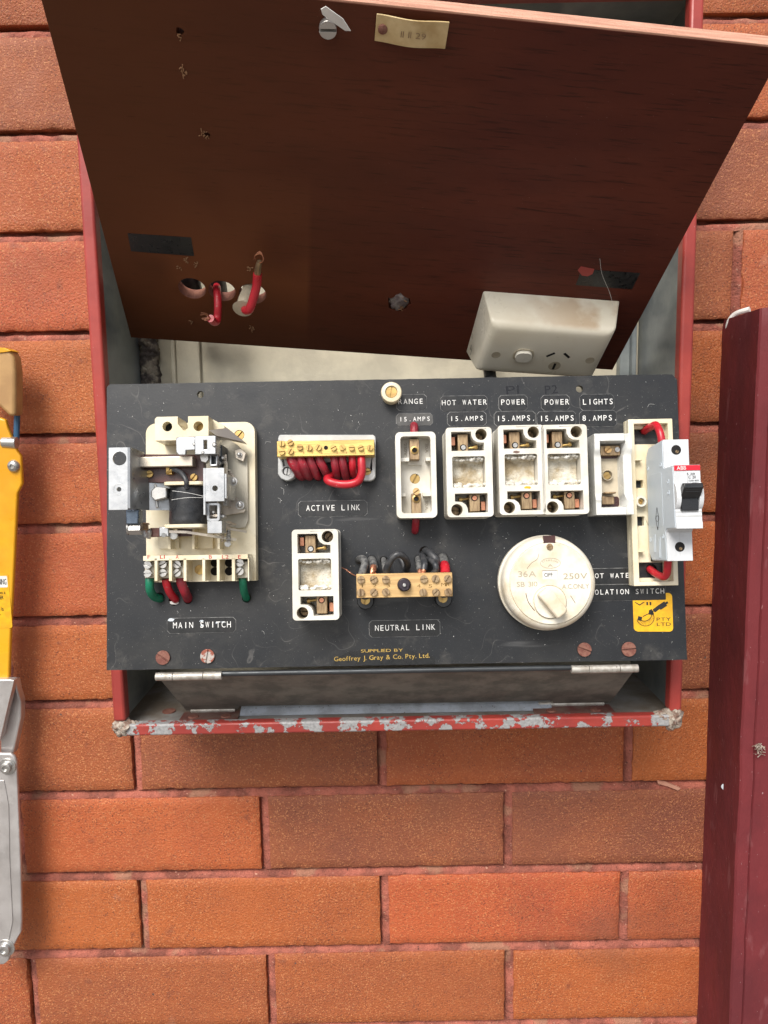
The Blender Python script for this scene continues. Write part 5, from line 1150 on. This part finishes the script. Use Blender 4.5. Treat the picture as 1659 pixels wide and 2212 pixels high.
q = [K('O', *c) for c in ((1128,72),(1145,52),(1215,66),(1205,92),(1180,104),(1150,100))]; m = MB(); m.plate(q, .25, .34); o = m.build('red_paint_patch', 'red', fr=P, org=(*q[0], 0)); tag(o, 'small red paint patch on the corner of the right tape piece', 'paint patch')
# faint cobweb thread
m = MB(); m.tube([(*K('O', 1243, 12), .3), (*K('O', 1252, 80), 3), (*K('O', 1290, 170), 4), (*K('O', 1305, 225), 8)], .12, n=4); o = m.build('cobweb_thread', 'paper', fr=P, org=(*K('O', 1243, 12), 0)); tag(o, 'pale cobweb thread across the right black tape', 'cobweb')
# yellowed strip at the top, slightly curved
a = K('T', 1425, 110); b = K('U', 212, 148); L_ = b[0]-a[0]; hy = abs(K('T', 1425, 52)[1]-K('T', 1425, 165)[1])/2
t = thing('plastic_strip', 'yellowed curved plastic strip nailed near the top of the plywood', 'strip', P, (a[0]+L_/2, a[1], 0))
m = MB(); n = 16; v = []; f = []
for i in range(n+1):
    x = a[0]+L_*i/n; yb = a[1]+(b[1]-a[1])*i/n; lift = 1.2+2.5*math.sin(math.pi*i/n)**2+2*(i/n)
    v += [(x, yb-hy, lift), (x, yb+hy, lift), (x, yb+hy, lift-1), (x, yb-hy, lift-1)]
for i in range(n):
    for k in range(4): c = i*4+k; d = i*4+(k+1) % 4; f.append((c, d, d+4, c+4))
f += [(3,2,1,0), tuple(n*4+k for k in range(4))]
m.add(v, f); m.build('strip', 'amber', t, bevel=.2)
m = MB(); p = (a[0]+4, a[1]); m.lathe(p, [(2.6, 1), (2.6, 2.6), (1.5, 3.2)], 18); m.build('nail', 'rust', t)
m = MB(); m.text('11 11 29', a[0]+14, a[1]-1.5, a[0]+L_-12, 3.2, 5.5, th=.1); m.build('faded_lettering', 'oldbrass', t)
# screw with paper tag
p = K('T', 1228, 108); t = thing('hanging_screw', 'steel screw with a torn white paper tag near the top of the plywood', 'screw', P, (*p, 0))
m = MB(); m.screw((p[0], p[1]), 5.0, 0, 4.5, 5, .12); m.build('screw_head', 'steel', t, bevel=.4)
q = [K('T', *c, 7) for c in ((1198,40),(1218,28),(1290,80),(1322,130),(1298,128),(1235,85),(1205,62))]; m = MB(); m.plate(q, 6.2, 6.8); m.build('paper_tag', 'paper', t)
# red wires through the big holes
GP = 'red wires poking through the plywood holes'
def pw(z, pts, r, lab):
    m = MB(); m.tube([(*K(z, x, y, w), w) for x, y, w in pts], r, n=14); o = m.build('red_wire', 'redwirehot', fr=P, org=(*K(z, *pts[0][:2], 0), 0)); return tag(o, lab, 'wire', GP)
o = pw('H', [(905,610,-20),(908,640,-4),(915,760,8),(912,860,14),(905,905,18),(880,915,21),(850,885,24)], 3.0, 'hooked red wire hanging out of the middle plywood hole')
m = MB()
for i in range(9): a0 = Vector((*K('H', 850, 885, 24), 24)); a = random.random()*6.28; m.tube([a0, (a0.x-2-random.random()*2, a0.y+3*math.sin(a)+2, 25+2*math.cos(a)), (a0.x-5+2*math.cos(a), a0.y+3+4*math.sin(a), 25)], .35, n=5, sub=3)
m.build('wire_strands', 'copper', o)
o = pw('H', [(1150,800,22),(1158,815,26),(1190,800,28),(1225,700,24),(1250,600,20),(1258,500,18)], 3.3, 'red wire rising from the cloth sleeve at the right plywood hole')
m = MB(); m.tube([(*K('H', 1258, 500, 18), 18), (*K('H', 1264, 440, 18), 18), (*K('H', 1275, 395, 18), 18)], 2.6, r2=2.0); m.build('bound_end', 'oldbrass', o)
m = MB(); c = Vector((*K('H', 1280, 375, 19), 19))
for i in range(6): m.tube([(c.x-.6*i*.5, c.y-5, 18), (c.x+2.4, c.y+1, 19+i*.3), (c.x+.5, c.y+5+i*.4, 19), (c.x-3.2, c.y+3, 18.5), (c.x-3.4-i*.2, c.y-1.5, 18)], .4, n=5)
m.build('wire_strands', 'copper', o)
m = MB(); q = [(1190,610,-10),(1175,660,4),(1145,740,16),(1140,800,22)]; m.tube([(*K('H', x, y, w), w) for x, y, w in q], 5.0, n=18, r2=5.4); m.tube([(*K('H', x, y, w), w) for x, y, w in ((1135,778,21),(1128,802,24))], 5.6, n=18, r2=7.6)
o = m.build('cable_sleeve', 'bore', fr=P, org=(*K('H', 1190, 640, 0), 0)); tag(o, 'beige cloth sleeve poking out of the right plywood hole', 'cable sleeve')

# cables added behind the plywood to darken the view through its holes
for i, (dx, lab) in enumerate(((0, 'dark cable added to darken the left plywood hole'), (24, 'dark cable added to darken the middle plywood hole'))):
    p = K('H', (680, 935)[i], (622, 648)[i], -30); m = MB(); m.tube([(p[0]-20, p[1]+60, -44), (p[0]-5, p[1]+22, -33), (p[0]-2, p[1], -30), (p[0]-2, p[1]-30, -32)], (11, 8)[i], n=16)
    o = m.build('hole_darkener', 'blackwire', fr=P, org=(*p, -20)); tag(o, lab, 'cable')
# ================================================================== power outlet on the plywood
D_o = 33
bl = K('O', 550, 500); tl = K('O', 640, 185); tr_ = K('O', 1348, 232)
u0 = (bl[0]+tl[0])/2; v1 = (tl[1]+tr_[1])/2; v0 = bl[1]; u1 = tr_[0]
t = thing('power_outlet', 'off white switched power outlet mounted at the lower right of the plywood', 'power outlet', P, ((u0+u1)/2, (v0+v1)/2, 0))
m = MB()
def ring(ins, w, r=3):
    q = w/D_o; return [(x, y, w) for x, y in rrect(u0+4.5*q+ins, v0+13.5*q+ins, u1-8*q-ins, v1-.6*q-ins, r, 4)]
lv = [ring(0, 0, 1.5), ring(0, D_o-6, 2), ring(.5, D_o-3.6, 2.5), ring(1.4, D_o-1.9, 3), ring(3.2, D_o-.6, 3.5), ring(5.5, D_o-.05, 4), ring(9, D_o, 4)]
v = [p for l in lv for p in l]; n = len(lv[0]); f = []
for k in range(len(lv)-1):
    for i in range(n): j = (i+1) % n; f.append((k*n+i, k*n+j, (k+1)*n+j, (k+1)*n+i))
f.append(tuple((len(lv)-1)*n+i for i in range(n)))
m.add(v, f); ob = m.build('outlet_body', 'socketbox', t, smooth=50)
KO = lambda x, y, w=D_o: at(P, 'O', x, y, w)
m = MB()
for x, y in ((705, 513), (1192, 541)): p = KO(x, y); m.lathe(p, [(3.6, D_o-.2), (3.6, D_o+.15), (2.9, D_o+.1), (2.7, D_o+.04)], 24); m.cyl((*p, D_o-.1), (*p, D_o+.05), 2.7)
m.build('screw_cover', 'bore', ob)
p = KO(848, 523, D_o+2); m = MB(); m.plate(rrect(p[0]-8.2, p[1]-7.0, p[0]+8.2, p[1]+7.0, 6, 6), D_o-.1, D_o+.7, [rrect(p[0]-7, p[1]-5.8, p[0]+7, p[1]+5.8, 5, 6)]); m.build('rocker_surround', 'bore', ob, bevel=.2)
m = MB(); m.plate(rrect(p[0]-6.6, p[1]-5.4, p[0]+6.6, p[1]+5.4, 4.8, 6), D_o, D_o+3.2); m.build('rocker', 'socket', ob, bevel=1.2, seg=4)
m = MB(); pts = []
for x, y, an in ((988,512,-40),(1072,516,40),(1006,572,88)):
    p = KO(x, y, D_o); m.box(p[0]-3.6, p[1]-1.0, p[0]+3.6, p[1]+1.0, D_o, D_o+.12, math.radians(-an if an != 88 else 90))
m.build('socket_slots', 'hole', ob)
m = MB(); p = KO(1008, 570, D_o); m.lathe(p, [(5, D_o), (5, D_o+.07), (4.5, D_o+.09)], 24); m.build('earth_ring', 'bore', ob)
TT = Matrix(((0,0,-1,u0-.15),(0,1,0,0),(1,0,0,0),(0,0,0,1)))
m = MB(); m.text('P1', 9, v0+14, 16, 6, 0, T=TT); m.build('handwriting', 'black_ink', ob)
# black cable behind the board under the outlet
p = V.hit(1058, 812, 60); m = MB(); m.tube([(p[0], p[1]+60, 20), (p[0], p[1]+25, 40), (p[0], p[1], 62), (p[0]+2, p[1]-30, 80)], 5.2, n=14)
o = m.build('black_cable', 'blackwire', fr=V, org=(p[0], p[1]-30, 80)); tag(o, 'short piece of black cable seen under the power outlet behind the board', 'cable')

# ================================================================== ladder at the left edge
YL = 34
K = lambda z, x, y, w=YL: at(V, z, x, y, w)
t = thing('folding_ladder', 'yellow and aluminium folding ladder leaning at the left edge of the photo', 'ladder', V, (*K('Y', 20, 2100), YL))
le = [K('X', *q) for q in ((-160,470),(-160,2000),(50,2000),(62,1650),(78,1350),(92,1060),(100,905),(128,850),(118,690),(96,660),(90,640),(40,520),(30,480),(0,470))]
m = MB(); m.plate(le, YL-5, YL); m.build('rail', 'lyellow', t, bevel=1.5, seg=3)
m = MB(); m.plate([K('X', *q, YL-8) for q in ((-160,60),(-20,75),(60,78),(100,90),(122,130),(132,220),(132,458),(95,460),(0,370),(-160,330))], YL-10, YL+6); m.build('end_cap', 'tan', t, bevel=3, seg=4)
m = MB(); m.plate([K('X', *q, YL-4) for q in ((-160,40),(-20,70),(60,74),(100,92),(60,100),(0,105),(-160,90))], YL-9, YL+7.2); m.build('cap_rim', 'lyellow', t, bevel=1.5)
m = MB(); a, b = K('X', 75, 430), K('X', 75, 600); m.tube([(*a, YL-8), (*b, YL-6)], 2.6); m.build('cord', 'rope', t)
m = MB(); a, b = K('X', 8, 612), K('X', 92, 616); m.cyl((*a, YL-2), (*b, YL-2), 4.8, 5.4, n=22); m.build('steel_sleeve', 'steel', t, bevel=.6)
m = MB(); a = K('X', 70, 750, YL+3); m.lathe(a, [(5.6, YL-.5), (5.4, YL+1), (4.2, YL+3), (2.0, YL+3.6), (1.9, YL+2.4), (0.01, YL+2.4)], 24); m.build('dome_bolt', 'steel', t, smooth=60)
m = MB(); r4 = rect(V, 'X', -90, 1368, 60, 1682, YL); m.plate(rrect(*r4, 2), YL, YL+.3); lb = m.build('warning_sticker', 'yellow', t)
m = MB(); r4 = rect(V, 'X', -90, 1382, 44, 1448, YL); m.plate(rrect(*r4, 1), YL+.3, YL+.42); m.build('sticker_patch', 'paper', lb)
m = MB()
for st, x0, x1, y, h in (('WARNING', -56, 39, 1432, 34), ('as a', 2, 32, 1484, 18), ('LADDER', -50, 22, 1516, 22), ('WHEN is', -62, 22, 1582, 24), ('used to', -60, 4, 1608, 14)):
    a = K('X', x0, y); b = K('X', x1, y); m.text(st, a[0], a[1], b[0], mm(V, 'X', h, YL), YL+.6, th=.12)
m.build('sticker_lettering', 'black_ink', lb)
# aluminium foot
T_ = [K('Y', *q, YL+6) for q in ((-140,138),(70,136),(98,140),(60,300),(0,560),(-140,640))]
m = MB(); m.plate(T_, YL-2, YL+6); m.build('foot_plate', 'alu', t, bevel=1, seg=3)
m = MB(); m.plate([K('Y', *q, YL-6) for q in ((60,136),(108,140),(118,200),(144,290),(144,400),(92,650),(0,700),(0,300))], YL-16, YL-6); m.build('foot_channel', 'alu', t, bevel=1.5, seg=3)
pts = [K('Y', *q, YL) for q in ((-140,640),(70,645),(98,665),(112,700),(120,850),(130,1100),(142,1400),(150,1800),(146,1880),(120,1925),(90,1990),(60,2080),(20,2110),(-140,2110))]
m = MB(); m.plate(pts, YL-4, YL); m.build('shin_plate', 'alu', t, bevel=1.5, seg=3)
pi_ = [K('Y', *q, YL) for q in ((-140,830),(30,830),(62,1000),(70,1400),(90,1800),(60,1950),(-140,1960))]
m = MB(); m.plate(pi_, YL, YL+.8); m.build('inner_panel', 'alu', t, bevel=.6)
for x, y, r in ((38, 748, 8), (26, 2008, 9)):
    a = K('Y', x, y, YL+4); m = MB(); m.lathe(a, [(r, YL-.5), (r, YL+1.2), (r*.62, YL+1.4), (r*.6, YL+5), (r*.3, YL+5.4), (r*.28, YL+3.6), (.01, YL+3.6)], 28); m.build('dome_bolt', 'steel', t, bevel=.4)

# ================================================================== small loose things on the wall
p = [K('Z', *q, 2) for q in ((782,1130),(850,1140),(965,1185),(945,1205),(860,1170),(785,1150))]; m = MB(); m.plate(p, -1.5, 1.2); o = m.build('paint_chip', 'woodedge', fr=V, org=(*p[0], 0)); tag(o, 'pale pink paint chip lying on the mortar near the maroon post', 'chip')
p = K('Z', 1575, 865, 78); m = MB()
for i in range(26): a = random.random()*6.28; L_ = random.uniform(1, 5); q = (p[0]+random.uniform(-3,3), p[1]+random.uniform(-5,5)); m.tube([(q[0], q[1], 79), (q[0]+L_*math.cos(a), q[1]+L_*math.sin(a), 81+random.random()*2)], .35, n=5)
o = m.build('cocoon_fluff', 'crust', fr=V, org=(*p, 79)); tag(o, 'small fluffy insect cocoon stuck on the maroon post', 'cocoon')
for i, (z, x, y) in enumerate(()): pass
# ground far below, never in the picture: it is what throws light up from the paving
g = MB(); g.box(-6000, -9000, 6000, 200, -1420, -1400); o = g.build('ground', 'mortar', fr=W, org=(0, 0, -1400)); M['pave'] = mat('pale_paving', (.22,.20,.18), .9, nscale=4); o.data.materials[0] = M['pave']; o['kind'] = 'structure'
bpy.context.view_layer.update()
